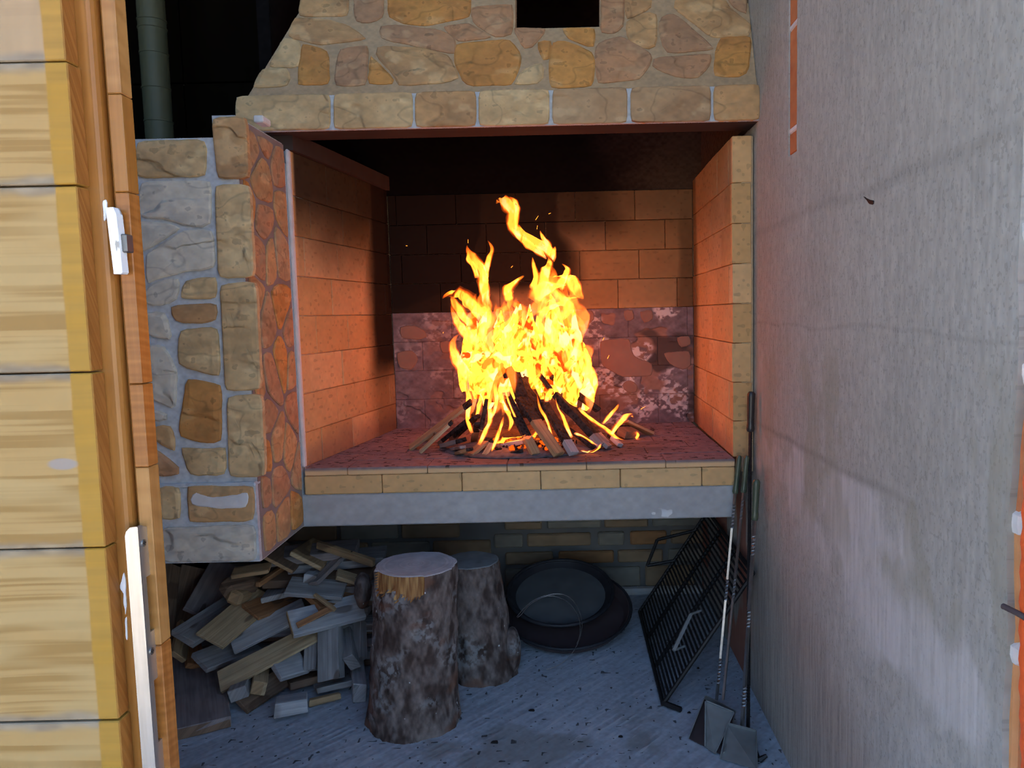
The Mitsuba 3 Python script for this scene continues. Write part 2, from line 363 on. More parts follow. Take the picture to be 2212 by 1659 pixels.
SEAMS = [at(60, y, 0.95)[2] for y in (-262, 134, 402, 807, 1187, 1561, 1940)]
def door_board_fn(p, n, uv):
    d = mi.Float(9.0)
    for z in SEAMS: d = dr.minimum(d, dr.abs(p.z - z))
    bid = sum(dr.select(p.z < z, 1.0, 0.0) for z in SEAMS)
    bow = 0.02 * fbm(p.x * 3, bid * 3.7, 0.0, 2)
    g = fbm(p.x * 2.2, (p.z + bow) * 130 + 11 * bid, bid, 3)
    g2 = fbm(p.x * 5, (p.z + 2 * bow) * 26, bid * 2, 3)
    col = mix((0.40, 0.255, 0.10), (0.29, 0.165, 0.05), smoothstep(0.42, 0.62, g) * 0.85)
    col = mix(col, (0.43, 0.30, 0.135), smoothstep(0.5, 0.72, g2) * 0.6)
    first = smoothstep(0.5, 1.0, bid) * smoothstep(1.6, 1.5, bid)
    col = mix(col, mi.Color3f(0.39, 0.27, 0.165) * (0.9 + 0.2 * fbm(p.x * 70, p.z * 5, 0.0, 2)), first * 0.8)
    strip = smoothstep(-0.612, -0.608, p.x + 0.0015 * (noise(p.z * 30) - 0.5))
    col = mix(col, mi.Color3f(0.385, 0.205, 0.026) * (0.8 + 0.35 * g), strip * 0.85)
    wear = smoothstep(0.016, 0.003, d + 0.012 * (fbm(p.x * 22, p.z * 60, 2.0, 3) - 0.5)) * (1 - strip)
    col = mix(col, mix((0.36, 0.29, 0.21), (0.15, 0.115, 0.09), fbm(p.x * 40, p.z * 90, 0.0, 2)), wear * 0.85)
    k = smoothstep(0.014, 0.009, dr.sqrt(dr.square((p.x + 0.627) / 1.6) + dr.square((p.z - 1.108) * 1.6)) + 0.008 * (g2 - 0.5))
    col = mix(col, (0.30, 0.26, 0.25), k * 0.8)
    # end grain on the sawn ends
    eg = fbm((p.z + p.y * 2.2) * 160, bid * 5, 0.0, 2)
    endg = mix((0.25, 0.085, 0.016), (0.36, 0.145, 0.032), eg)
    return mix(col, endg, smoothstep(0.6, 0.8, dr.abs(n.x)))
mat('door_board_wood', door_board_fn, 0.55, spec=0.2)
def lacquer(c0, c1, f=1.0, k=0.0):
    def fn(p, n, uv):
        g = fbm(p.x * 160 + k, p.y * 160, p.z * 2.5, 3)
        h = fbm(p.x * 6, p.y * 20 + k, p.z * 170 * f + 30 * p.y, 2)
        return mix(c0, c1, smoothstep(0.3, 0.7, 0.5 * g + 0.5 * h))
    return fn
mat('lacquer_wood_1', lacquer((0.31, 0.120, 0.022), (0.40, 0.175, 0.038), 0.05), 0.38, spec=0.45)
mat('lacquer_wood_2', lacquer((0.29, 0.098, 0.018), (0.39, 0.15, 0.032), 1.0, 3), 0.38, spec=0.45)
mat('lacquer_wood_3', lacquer((0.34, 0.15, 0.038), (0.42, 0.205, 0.06), 0.4, 7), 0.38, spec=0.45)

def wood_fn(c0, c1):
    def fn(p, n, uv):
        g = fbm(uv.x * 6, uv.y * 170, 1.0, 3); h = fbm(uv.x * 14, uv.y * 40, 4.0, 3)
        k = smoothstep(0.80, 0.88, noise(uv.x * 9, uv.y * 24, 2.0))
        return mix(mix(c0, c1, smoothstep(0.3, 0.7, g)) * (0.75 + 0.5 * h), (0.10, 0.06, 0.04), k * 0.7)
    return fn
WOODS = {'wood_pale': ((0.52, 0.40, 0.24), (0.42, 0.30, 0.17)), 'wood_tan': ((0.42, 0.28, 0.15), (0.33, 0.21, 0.11)), 'wood_orange': ((0.40, 0.20, 0.09), (0.31, 0.145, 0.065)),
         'wood_grey': ((0.33, 0.32, 0.31), (0.24, 0.23, 0.225)), 'wood_brown': ((0.24, 0.155, 0.10), (0.18, 0.115, 0.075)), 'wood_silver': ((0.45, 0.45, 0.45), (0.36, 0.36, 0.37)), 'wood_lilac': ((0.30, 0.25, 0.235), (0.24, 0.20, 0.19))}
for k, (a, b) in WOODS.items(): mat(k, wood_fn(a, b), 0.8, spec=0.2)
def char_fn(p, n, uv):
    c, d, w = voronoi(uv.x * 70, uv.y * 70)
    return mix((0.006, 0.005, 0.005), (0.035, 0.03, 0.03), smoothstep(0.1, 0.5, c)) * (0.7 + 0.6 * w)
mat('charred_wood', char_fn, 0.7, lambda p, n, uv: 0.004 * smoothstep(0.0, 0.25, voronoi(uv.x * 70, uv.y * 70)[1] - voronoi(uv.x * 70, uv.y * 70)[0]), spec=0.3)
mat('ash', lambda p, n, uv: mix((0.05, 0.05, 0.053), (0.20, 0.195, 0.20), fbm(p.x * 60, p.y * 60, p.z * 60, 3)), 0.95, spec=0.05)
def bark_fn(p, n, uv):
    a = fbm(p.x * 42, p.y * 42, p.z * 16, 3); b = fbm(p.x * 90, p.y * 90, p.z * 60, 3); c = fbm(p.x * 11, p.y * 11, p.z * 9, 3)
    col = mix((0.075, 0.05, 0.042), (0.22, 0.175, 0.155), smoothstep(0.3, 0.7, a)) * (0.6 + 0.75 * b)
    col = mix(col, (0.31, 0.31, 0.31), smoothstep(0.55, 0.68, c) * smoothstep(0.4, 0.6, b) * 0.6)
    col = mix(col, (0.19, 0.085, 0.05), smoothstep(0.58, 0.7, fbm(p.x * 9 + 3, p.y * 9, p.z * 14, 3)) * 0.6)
    spot = smoothstep(0.93, 0.95, noise(p.x * 55, p.y * 55, p.z * 55))
    return mix(col, (0.6, 0.6, 0.57), spot)
mat('bark', bark_fn, 0.9, lambda p, n, uv: 0.016 * fbm(p.x * 42, p.y * 42, p.z * 16, 3), spec=0.1)
mat('bared_wood', lambda p, n, uv: mix((0.22, 0.085, 0.03), (0.52, 0.30, 0.11), smoothstep(0.3, 0.72, fbm(p.x * 110, p.y * 110, p.z * 9, 3))), 0.7, spec=0.25)
def cut_fn(p, n, uv):
    r = dr.sqrt(dr.square(uv.x) + dr.square(uv.y))
    ring = fbm(r * 260 + 2 * noise(uv.x * 20, uv.y * 20), 0.0, 0.0, 2)
    return mix((0.36, 0.35, 0.36), (0.47, 0.45, 0.45), ring) * (0.8 + 0.4 * fbm(uv.x * 30, uv.y * 30, 2.0, 3))
mat('sawn_face', cut_fn, 0.85, spec=0.15)
mat('grey_sawn_face', lambda p, n, uv: mix((0.20, 0.20, 0.20), (0.36, 0.36, 0.36), fbm(uv.x * 30, uv.y * 30, 2.0, 3)), 0.85, spec=0.15)

mat('white_paint', lambda p, n, uv: mix((0.82, 0.83, 0.84), (0.38, 0.36, 0.33), smoothstep(0.70, 0.76, fbm(p.x * 160, p.y * 60, p.z * 45, 3))), 0.35, spec=0.5)
mat('brushed_steel', lambda p, n, uv: mix((0.52, 0.50, 0.47), (0.66, 0.65, 0.64), fbm(p.x * 200, p.y * 200, p.z * 12, 3)), 0.35, metallic=0.9)
mat('dark_steel', color=(0.20, 0.19, 0.18), rough=0.4, metallic=0.8)
mat('plaster_smear', color=(0.85, 0.86, 0.88), rough=0.8)
mat('black_iron', lambda p, n, uv: mix((0.012, 0.012, 0.013), (0.032, 0.03, 0.03), fbm(p.x * 60, p.y * 60, p.z * 60, 3)), 0.5, metallic=0.3, spec=0.4)
mat('bright_iron', lambda p, n, uv: mix((0.30, 0.29, 0.28), (0.48, 0.47, 0.46), fbm(p.x * 50, p.y * 50, p.z * 50, 3)), 0.3, metallic=0.95)
mat('green_handle', lambda p, n, uv: mix((0.045, 0.065, 0.04), (0.08, 0.105, 0.065), fbm(p.x * 60, p.y * 60, p.z * 20, 3)), 0.35, spec=0.5)
mat('black_handle', color=(0.03, 0.028, 0.026), rough=0.35, spec=0.5)
mat('galvanised', lambda p, n, uv: mix((0.17, 0.18, 0.175), (0.32, 0.335, 0.33), fbm(p.x * 35, p.y * 35, p.z * 35, 3)), 0.55, metallic=0.35, spec=0.4)
mat('pan_brown', lambda p, n, uv: mix((0.05, 0.035, 0.035), (0.085, 0.06, 0.06), fbm(p.x * 14, p.y * 14, p.z * 14, 3)), 0.55, spec=0.3)
mat('pan_black', lambda p, n, uv: mix((0.018, 0.018, 0.022), (0.04, 0.04, 0.046), fbm(p.x * 14, p.y * 14, p.z * 14, 3)), 0.5, spec=0.3)
mat('pan_dusty', lambda p, n, uv: mix((0.085, 0.09, 0.095), (0.16, 0.165, 0.165), fbm(p.x * 16, p.y * 16, p.z * 16, 4)), 0.8, spec=0.2)
mat('wire', color=(0.55, 0.52, 0.5), rough=0.35, metallic=0.8)
mat('pipe_enamel', lambda p, n, uv: mix((0.085, 0.088, 0.050), (0.105, 0.108, 0.065), fbm(p.x * 9, p.y * 9, p.z * 4, 2)), 0.5, spec=0.3)
mat('orange_plastic', color=(0.80, 0.13, 0.03), rough=0.4, spec=0.4)

# ------------------------------------------------------------------ the setting
FY = 2.44                     # front plane of the hearth slab
BY = 3.28                     # back of the firebox
WX = 0.606                    # face of the grey wall
WEND = 1.035                  # its near end
struct('floor', 'grey brushed concrete floor running under the hearth', bx([-2.6, 0.95, -0.1], [0.85, 3.7, 0]), 'floor_concrete')
struct('ground', 'pale paving of the yard outside the doorway', bx([-30, -60, -0.14], [30, 0.95, -0.04]), 'yard_paving')
labels['ground']['category'] = 'ground'
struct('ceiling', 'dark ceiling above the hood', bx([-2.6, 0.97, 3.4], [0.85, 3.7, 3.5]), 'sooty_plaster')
struct('wall_front', 'outer wall beside the doorway behind the door leaf', bx([-2.6, 1.08, 0], [-0.72, 1.2, 2.3]), 'white_render')
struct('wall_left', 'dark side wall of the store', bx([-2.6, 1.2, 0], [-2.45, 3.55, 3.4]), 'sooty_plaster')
struct('wall_back', 'back wall, blackened above and of bare brick below the hearth', bx([-2.6, 3.45, 0], [0.85, 3.7, 3.4]), 'cellar_mortar')
# grey plastered wall with a chase cut into it
s0, s1 = atx(1704, 165, WX)[1], atx(1721, 165, WX)[1]
zs = atx(1712, 333, WX)[2]
jag = [(WEND, -0.0)]
for i in range(48):
    z = 3.4 * (i + 1) / 49
    jag.append((WEND + 0.010 * float(meshkit.fbm(np.array([z * 14, 0, 3.0]), 3) - 0.5) * 2 + 0.004, z))
jag.append((WEND, 3.4))
face = Polygon(jag + [(3.45, 3.4), (3.45, 0)]).buffer(0)
slot = []
for i in range(24):
    z = zs + (2.8 - zs) * i / 23
    slot.append((s1 - 0.004 * float(meshkit.noise(np.array([z * 30, 1.0, 0]))), z))
for i in range(24):
    z = 2.8 - (2.8 - zs) * i / 23
    slot.append((s0 + 0.004 * float(meshkit.noise(np.array([z * 30, 9.0, 0]))), z))
face = face.difference(Polygon(slot).buffer(0))
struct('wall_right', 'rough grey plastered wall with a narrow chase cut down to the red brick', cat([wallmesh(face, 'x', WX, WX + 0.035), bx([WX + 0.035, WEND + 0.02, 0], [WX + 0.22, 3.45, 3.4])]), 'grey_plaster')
zz = zs + 0.004
for i, hgt in enumerate([0.055, 0.25, 0.12, 0.25, 0.2, 0.2]):
    z1 = min(zz + hgt, 2.79)
    if z1 > zz: part('brick', 'wall_right', boxv([WX + 0.004, s1 - 0.004, zz], [WX + 0.04, s0 + 0.004, z1], 0.003), 'red_brick')
    part('mortar_dab', 'wall_right', boxv([WX + 0.002, s1 - 0.003, z1 - 0.002], [WX + 0.038, s0 + 0.003, min(z1 + 0.014, 2.8)], 0.004), 'white_mortar')
    zz = z1 + 0.012
part('nail_hole', 'wall_right', stone([atx(x, y, WX) for x, y in ((1866, 424), (1880, 432), (1889, 434), (1888, 442), (1878, 440))], [-1, 0, 0], h=0.0015, bev=0.001, depth=0.003, step=0.006, jag=0.001, relief=0.0002), 'black_iron')
# raw brick end of the wall, facing the yard
zz, i = 0.02, 0
while zz < 2.75:
    h = 0.19 if i % 2 else 0.17
    m = boxv([WX + 0.010, WEND - 0.004, zz], [WX + 0.22, WEND + 0.06, min(zz + h, 2.79)], 0.006)
    part('brick', 'wall_right', m, ['orange_brick', 'red_brick'][i % 3 == 2])
    zz += h
    if zz < 2.75: part('mortar_dab', 'wall_right', stone([(WX + 0.004, WEND, zz - 0.012), (WX + 0.22, WEND, zz - 0.008), (WX + 0.22, WEND, zz + 0.03), (WX + 0.03, WEND, zz + 0.034), (WX + 0.002, WEND, zz + 0.02)], [0, -1, 0], h=0.008, depth=0.03, step=0.02, jag=0.005, relief=0.003, seed=i), 'white_mortar')
    zz += 0.016; i += 1

# upper back wall: large black tiles
for r in range(3):
    for c in range(4):
        x0 = -2.45 + c * 0.42; z0 = 1.35 + r * 0.475
        part('tile', 'wall_back', boxv([x0 + 0.003, 3.42, z0 + 0.003], [x0 + 0.417, 3.46, z0 + 0.472], 0.003), 'black_tile')
# lower back wall: brick courses
YB = 3.43
def wb(x0, x1, y0, y1, m):
    a, b = at(x0, y1, YB), at(x1, y0, YB)
    part('brick', 'wall_back', boxv([a[0], YB, min(a[2], b[2] - .02)], [b[0], YB + 0.05, b[2]], 0.006), m)
zA = [(1124, 1143), (1151, 1181), (1191, 1219), (1227, 1271)]
rows = [(0, [(1090, 1170), (1182, 1298), (1306, 1400), (1410, 1530)], 'tan grey tan grey'.split()),
        (1, [(1068, 1128), (1139, 1276), (1292, 1348), (1362, 1440), (1450, 1540)], 'grey tan grey orange tan'.split()),
        (2, [(1092, 1194), (1207, 1326), (1335, 1432), (1444, 1530)], 'tan orange tan grey'.split()),
        (3, [(1092, 1160), (1168, 1248), (1258, 1383), (1395, 1500)], 'grey grey grey tan'.split())]
for r, spans, ms in rows:
    for (x0, x1), m in zip(spans, ms):
        k = -0.0227 * ((x0 + x1) / 2 - 1250)
        wb(x0, x1, zA[r][0] + k, zA[r][1] + k, 'cellar_brick_' + m)
for r in range(7):                                              # the darker left part of the same wall
    for c in range(7):
        x0 = -2.3 + c * 0.28 + (0.14 if r % 2 else 0); z0 = 0.03 + r * 0.083
        if x0 + 0.26 < -0.32: part('brick', 'wall_back', boxv([x0, YB, z0], [x0 + 0.262, YB + 0.05, z0 + 0.066], 0.006), ['cellar_brick_tan', 'cellar_brick_grey'][(r + c) % 2])
a, b = at(1318, 1301, YB - 0.02), at(1392, 1274, YB - 0.02)
part('skirting', 'wall_back', boxv([a[0], YB - 0.03, 0], [0.6, YB + 0.02, max(b[2], .03)], 0.01), 'white_mortar')

# ------------------------------------------------------------------ the door leaf and its post
struct('door_1', 'varnished pine door leaf of wide horizontal boards standing open at the left', bx([-1.5, 0.976, 0.0], [-0.645, 1.008, 2.45]), 'lacquer_wood_1')
XE = at(165, 402, 0.95)[0]
for i in range(len(SEAMS) - 1):
    z1, z0 = SEAMS[i], SEAMS[i + 1]
    dy = [0.0, -0.001, 0.0005, -0.0005, 0.001, 0.0][i]
    part('board', 'door_1', boxv([-1.5, 0.95 + dy, z0 + 0.0012], [XE + [-0.001, 0.001, 0, 0.001, 0, 0.001][i], 0.976, z1 - 0.0012], 0.0014), 'door_board_wood')
part('board', 'door_1', boxv([-1.5, 0.95, 0.01], [XE, 0.976, SEAMS[-1] - 0.0012], 0.0025), 'door_board_wood')
x1 = at(193, 402, 0.976)[0]; x2 = at(225, 402, 0.976)[0]; x3 = at(246, 402, 0.986)[0]; x4 = at(276, 402, 0.986)[0]
post = Polygon([(-0.66, 0.976), (x2 - 0.006, 0.976), (x2 - 0.002, 0.978), (x2, 0.983), (x2, 0.998), (x2 + 0.004, 1.001), (x3 - 0.001, 1.001), (x3 - 0.001, 1.012), (-0.66, 1.012)])
part('stile', 'door_1', extrude_profile(post, 0.0, 2.45), 'lacquer_wood_1')
bead = Polygon([(x2 + 0.0005, 0.9985), (x2 + 0.0015, 0.994), (x2 + 0.004, 0.9925), (x2 + 0.006, 0.995), (x2 + 0.0065, 1.003), (x2 + 0.0005, 1.003)])
part('bead', 'door_1', extrude_profile(bead, 0.0, 2.45), 'lacquer_wood_3')
cuts = [2.45, at(262, 202, 0.986)[2], at(262, 415, 0.986)[2], at(285, 830, 0.986)[2], at(300, 1010, 0.986)[2], at(330, 1395, 0.986)[2], 0.0]
for i in range(6):
    m = boxv([x3, 0.986, cuts[i + 1] + 0.0004], [x4, 1.012, cuts[i] - 0.0004], 0.0012)
    part('lamella', 'door_1', m, ['lacquer_wood_3', 'lacquer_wood_1', 'lacquer_wood_2', 'lacquer_wood_2', 'lacquer_wood_3', 'lacquer_wood_2'][i])
# white painted keep
ka, kb = at(230, 449, 0.968), at(258, 592, 0.968)
prof = [(ka[0], ka[2]), (ka[0] + 0.009, ka[2] + 0.0005), (ka[0] + 0.0125, ka[2] - 0.008), (ka[0] + 0.0135, ka[2] - 0.03), (ka[0] + 0.0150, kb[2] + 0.002), (ka[0] + 0.013, kb[2]), (ka[0] + 0.004, kb[2])]
k0 = part('latch_keep', 'door_1', wallmesh(Polygon(prof), 'y', 0.966, 0.980), 'white_paint', label='white painted latch keep')
ta, tb = at(250, 506, 0.973), at(277, 545, 0.973)
part('tongue', k0, boxv([ta[0], 0.9705, tb[2]], [tb[0], 0.987, ta[2]], 0.0015), 'dark_steel', label='bare grey metal tongue')
part('paint_smear', k0, stone([at(x, y, 0.9755) for x, y in ((222, 434), (230, 430), (231, 452), (229, 475), (225, 480), (224, 455))], [0, -1, 0], h=0.0012, bev=0.0006, depth=0.001, step=0.004, jag=0.001, relief=0.0002), 'white_paint')
# steel strike plate
pa = at(271, 1150, 0.967); pb = at(300, 1150, 0.967)
X0, X1 = pa[0], pb[0]
ztop = at(290, 1137, 0.967)[2]
fl = [(X0, 0.3), (X0, ztop - 0.012), (X0 + 0.002, ztop - 0.006), (X0 + 0.007, ztop - 0.001), (X1 - 0.001, ztop), (X1, ztop - 0.002), (X1, 0.3)]
sp = part('strike_plate', 'door_1', wallmesh(Polygon(fl), 'y', 0.965, 0.968), 'brushed_steel', label='steel strike plate with two slots')
zc = lambda x, y: atx(x, y, X1)[2]
plate = Polygon([(0.965, 0.3), (0.965, ztop - 0.001), (0.972, ztop), (0.986, ztop - 0.006), (0.9925, ztop - 0.016), (0.9925, 0.3)])
for (xa, ya), (xb, yb) in (((322, 1243), (322, 1368)), ((336, 1467), (336, 1610))):
    plate = plate.difference(sbox(0.9765, zc(xb, yb), 0.9885, zc(xa, ya)))
part('face', sp, wallmesh(plate, 'x', X1 - 0.0025, X1), 'brushed_steel')
part('backing', sp, bx([X1 - 0.012, 0.969, 0.3], [X1 - 0.008, 0.992, ztop - 0.02]), 'dark_steel')
for x, y in ((306, 1175), (323, 1410)):
    c = atx(x, y, X1); c[1] = 0.976
    q = [cyl(c + [-0.001, 0, 0], c + [0.0012, 0, 0], 0.0048, 16)]
    part('screw', sp, cat(q), 'bright_iron')
    part('screw_slot', sp, cat([bx(c + [0.0010, -0.003, -0.0007], c + [0.0016, 0.003, 0.0007]), bx(c + [0.0010, -0.0007, -0.003], c + [0.0016, 0.0007, 0.003])]), 'black_iron')
for k, pts in enumerate([[(259, 1270), (268, 1235), (272, 1262), (274, 1310), (272, 1330), (267, 1300), (268, 1282)], [(270, 1335), (274, 1330), (275, 1350), (276, 1385), (272, 1380)]]):
    part('plaster_smear', 'door_1', stone([at(x, y, 0.9755) for x, y in pts], [0, -1, 0], h=0.001, bev=0.0004, depth=0.001, step=0.004, jag=0.0018, relief=0.0002, seed=k), 'plaster_smear')

# ------------------------------------------------------------------ the fireplace
fp = thing('fireplace', 'large stone-clad brick barbecue fireplace with a sloping hood and raised hearth', 'fireplace')
zsb, zst = at(1120, 1128, FY)[2], at(1120, 1059, FY)[2]
zbt, zht = at(1120, 1018, FY)[2], at(1120, 1001, FY)[2]
XL, XR = at(657, 1100, FY)[0], at(1587, 1080, FY)[0]
sl = trimesh.creation.box(bounds=[[XL - 0.02, FY, zsb], [XR, 3.43, zst]])
part('slab', fp, boxv([XL - 0.02, FY, zsb], [XR, 3.43, zst], 0.004), 'concrete', label='grey concrete slab under the hearth')
part('hearth', fp, bx([XL, FY + 0.03, zst], [XR - 0.005, BY + 0.1, zht - 0.006]), 'warm_mortar')
xs = [657, 825, 998, 1168, 1340, 1516, 1588]
for a, b in zip(xs, xs[1:]):
    xa, xb = at(a, 1040, FY)[0], at(b, 1040, FY)[0]
    part('brick', fp + '__hearth', boxv([xa + 0.0012, FY - 0.002 + rng.uniform(-.001, .001), zst + 0.001], [xb - 0.0012, FY + 0.11, zbt - 0.001], 0.0025), f'firebrick_{rng.randint(1, 3)}')
xs = [657, 750, 923, 1095, 1267, 1438, 1588]
rowsY = [FY - 0.004] + [FY + 0.121 + 0.1245 * i for i in range(7)]
for r in range(7):
    off = 0 if r == 0 else [0.12, 0.03, 0.17, 0.08, 0.2, 0.05][r - 1]
    ee = [at(x, 1005, FY)[0] for x in xs] if r == 0 else [XL] + [XL + off + 0.25 * i for i in range(0, 7) if XL + off + 0.25 * i < XR - 0.03] + [XR]
    for xa, xb in zip(ee, ee[1:]):
        if xb - xa < 0.03: continue
        part('tile', fp + '__hearth', boxv([xa + 0.001, rowsY[r] + 0.001, zbt + 0.0005], [xb - 0.001, rowsY[r + 1] - 0.001, zht + rng.uniform(-.0012, .0008)], 0.002), 'hearth_tile')
ZH = zht

def brick_wall(holder, A, B, nrm, z0, zlev, lay, mats, tk=0.06, joint=0.002, tight=0):
    """running bond between plan points A and B; the face looks along nrm"""
    A, B = np.array(A), np.array(B); L = np.linalg.norm(B - A); t = (B - A) / L; nrm = np.array(nrm) / np.linalg.norm(nrm)
    for r in range(len(zlev) - 1):
        e = sorted({0.0, L, *[x for x in lay(r) if 0.02 < x < L - 0.02]})
        j0 = joint
        if r < tight: joint = 0.0005
        for s, u in zip(e, e[1:]):
            m = boxv([s + joint / 2, 0, zlev[r] + joint / 2], [u - joint / 2, tk, zlev[r + 1] - joint / 2], 0.0018)
            v = np.array(m.vertices); d = rng.uniform(-0.0015, 0.0015)
            q = np.empty_like(v)
            q[:, :2] = A + v[:, :1] * t - (v[:, 1:2] + d) * nrm
            q[:, 2] = v[:, 2]
            m = trimesh.Trimesh(q, np.array(m.faces), process=False); trimesh.repair.fix_normals(m)
            part('brick', holder, m, mats(r, s))
        joint = j0
zq = [at(1250, y, BY)[2] for y in (668, 605, 542, 478, 413)]
stp = (zq[-1] - zq[0]) / 4
zback = [ZH - 0.002] + [zq[0] - stp * k for k in (3, 2, 1)] + zq
zback = sorted(z for z in zback if z >= ZH - 0.003)
if zback[1] - zback[0] < 0.02: zback.pop(1)
nb = len(zback) - 1
XBL, XBR = at(852, 800, BY)[0], at(1499, 800, BY)[0]
anchor = {nb - 1: 1373, nb - 2: 1437, nb - 3: 1252, nb - 4: 1334}
def back_lay(r):
    x = at(anchor.get(r, [1290, 1355][r % 2]), 560, BY)[0]
    k = [x + 0.2495 * i for i in range(-8, 8)]
    return [q - XBL for q in k]
part('back_wall', fp, bx([XBL - 0.05, BY + 0.02, ZH - 0.05], [XBR + 0.05, BY + 0.12, zback[-1] + 0.01]), 'warm_mortar')
brick_wall(fp + '__back_wall', (XBL, BY), (XBR, BY), (0, -1), ZH, zback, back_lay, lambda r, s: f'firebrick_{rng.randint(1, 3)}' if r >= nb - 4 else 'crusted_brick', tight=nb - 4)
# flaked patches of the lower back wall, where the crust has come off the brick
patches = [((862, 705), (895, 702), (915, 712), (925, 728), (905, 735), (866, 730)), ((855, 762), (890, 755), (905, 775), (890, 800), (862, 795)), ((948, 738), (975, 735), (978, 760), (955, 765)),
           ((1222, 672), (1282, 670), (1285, 690), (1262, 708), (1225, 700)), ((1345, 670), (1368, 668), (1372, 690), (1352, 696)), ((1380, 672), (1410, 668), (1412, 690), (1390, 700)),
           ((1295, 735), (1360, 730), (1368, 770), (1410, 785), (1408, 812), (1345, 815), (1300, 790)), ((1345, 826), (1362, 820), (1378, 832), (1376, 848), (1358, 850), (1346, 842)),
           ((1460, 728), (1490, 724), (1494, 745), (1470, 752)), ((1432, 762), (1490, 757), (1494, 790), (1475, 800), (1445, 785))]
for i, q in enumerate(patches):
    part('flaked_patch', fp + '__back_wall', stone([at(x, y, BY) for x, y in q], [0, -1, 0], h=0.004, bev=0.003, depth=0.006, step=0.02, jag=0.002, relief=0.0012, seed=i), 'flaked_brick')
AL = at(657, 700, FY + 0.02)[:2]; AL = np.array([XL + 0.004, FY + 0.03])
sideL = [ZH - 0.002]
zl0 = at(648, 682, FY)[2]; d = 0.1257
sideL = sorted({round(zl0 + d * k, 4) for k in range(-4, 5) if zl0 + d * k > ZH + 0.02 and zl0 + d * k < 1.79} | {ZH - 0.002, at(625, 320, FY)[2]})
tl = np.array([XBL, BY]) - AL; tl /= np.linalg.norm(tl)
part('left_wall', fp, (lambda m: m)(extrude_profile(Polygon([AL + [-0.004, 0.002], AL + [-0.004, 0.002] + [-0.06, 0], [XBL - 0.1, BY + 0.1], [XBL - 0.025, BY + 0.05]]), ZH - 0.05, sideL[-1] - 0.002)), 'mortar')
brick_wall(fp + '__left_wall', AL, (XBL, BY), (tl[1], -tl[0]), ZH, sideL, lambda r: [[0.12, 0.37, 0.62], [0.25, 0.5, 0.75], [0.06, 0.31, 0.56]][r % 3], lambda r, s: f'firebrick_{rng.randint(1, 3)}', tk=0.02)
part('edge_joint', fp, boxv([XL - 0.004, FY + 0.008, ZH], [XL + 0.008, FY + 0.03, sideL[-1]], 0.004), 'white_mortar', label='pale mortar joint along the left edge of the firebox')
AR = np.array([at(1583, 985, FY + 0.03)[0], FY + 0.03])
zr0 = at(1630, 655, FY + .03)[2]
sideR = sorted({round(zr0 + d * k, 4) for k in range(-4, 5) if zr0 + d * k > ZH + 0.02 and zr0 + d * k < 1.80} | {ZH - 0.002, at(1620, 292, FY + .03)[2]})
tr = np.array([XBR, BY]) - AR; tr /= np.linalg.norm(tr)
part('right_wall', fp, extrude_profile(Polygon([AR + [0.03, 0.003], [WX - 0.004, FY + 0.033], [WX - 0.004, BY + 0.05], [XBR + 0.02, BY + 0.05]]), ZH - 0.05, sideR[-1] - 0.002), 'warm_mortar')
brick_wall(fp + '__right_wall', AR, (XBR, BY), (-tr[1], tr[0]), ZH, sideR, lambda r: [[0.12, 0.37, 0.62], [0.06, 0.25, 0.5, 0.75], [0.18, 0.43, 0.68]][r % 3], lambda r, s: f'firebrick_{rng.randint(1, 3)}', tk=WX - AR[0] - 0.01)

# lintel, hood
zb0 = at(1120, 273, FY - 0.03)[2]; zb1 = at(1120, 199, FY - 0.03)[2]
HX0 = at(511, 245, FY - 0.03)[0]
hood = part('lintel', fp, bx([HX0 + 0.004, FY - 0.018, zb0 + 0.002], [WX, FY + 0.10, zb1]), 'lintel_brown', label='brown concrete lintel behind the band of stones')
bs = [(510, 714), (721, 892), (897, 1029), (1034, 1187), (1193, 1355), (1362, 1535), (1541, 1641)]
bm = ['stone_cream', 'stone_cream', 'stone_tan', 'stone_cream', 'stone_brown', 'stone_brown', 'stone_tan']
yt = lambda x: 208 - 0.0227 * (x - 510); yb = lambda x: 284 - 0.0215 * (x - 510)
part('band', fp, bx([HX0 + 0.002, FY - 0.028, zb0 + 0.002], [WX, FY - 0.016, zb1 + 0.004]), 'mortar', label='mortar bed of the stone band')
for (a, b), m in zip(bs, bm):
    q = [at(x, y, FY - 0.03) for x, y in ((a, yt(a)), (b, yt(b)), (b, yb(b)), (a, yb(a)))]
    part('stone', fp + '__band', stone(q, [0, -1, 0], h=0.006, bev=0.003, depth=0.01, step=0.02, jag=0.0012, relief=0.004, seed=a), m)
HP0 = np.array([0, FY - 0.015, zb1 - 0.004]); HD = np.array([0, 0.36, 0.93]); HN = np.array([0, -0.93, 0.36])
def hp(x, y): return atp(x, y, HP0, HN)
def hood_uv(P): P = np.asarray(P) - HP0; return P @ np.array([1.0, 0, 0]), P @ HD
el, et = hp(528, 208), hp(655, 0)
uL0, vL0 = hood_uv(el); uL1, vL1 = hood_uv(et)
vtop = 1.5; kx = (uL1 - uL0) / (vL1 - vL0)
outline = Polygon([(uL0 - 0.01, -0.005), (uL0 + 0.012, 0.02), (uL0 + kx * vtop, vtop), (WX - 0.002, vtop), (WX - 0.002, -0.005)])
ho = [hood_uv(hp(x, y)) for x, y in ((1113, 62), (1296, 57), (1296, -95), (1113, -95))]
outline = outline.difference(Polygon(ho))
m = trimesh.creation.extrude_polygon(outline, 0.07, engine='earcut')
v = np.array(m.vertices); v = HP0 + v[:, :1] * np.array([1.0, 0, 0]) + v[:, 1:2] * HD - (0.07 - v[:, 2:3]) * -(-HN) + 0 * v
m = trimesh.Trimesh(v, np.array(m.faces), process=False); trimesh.repair.fix_normals(m)
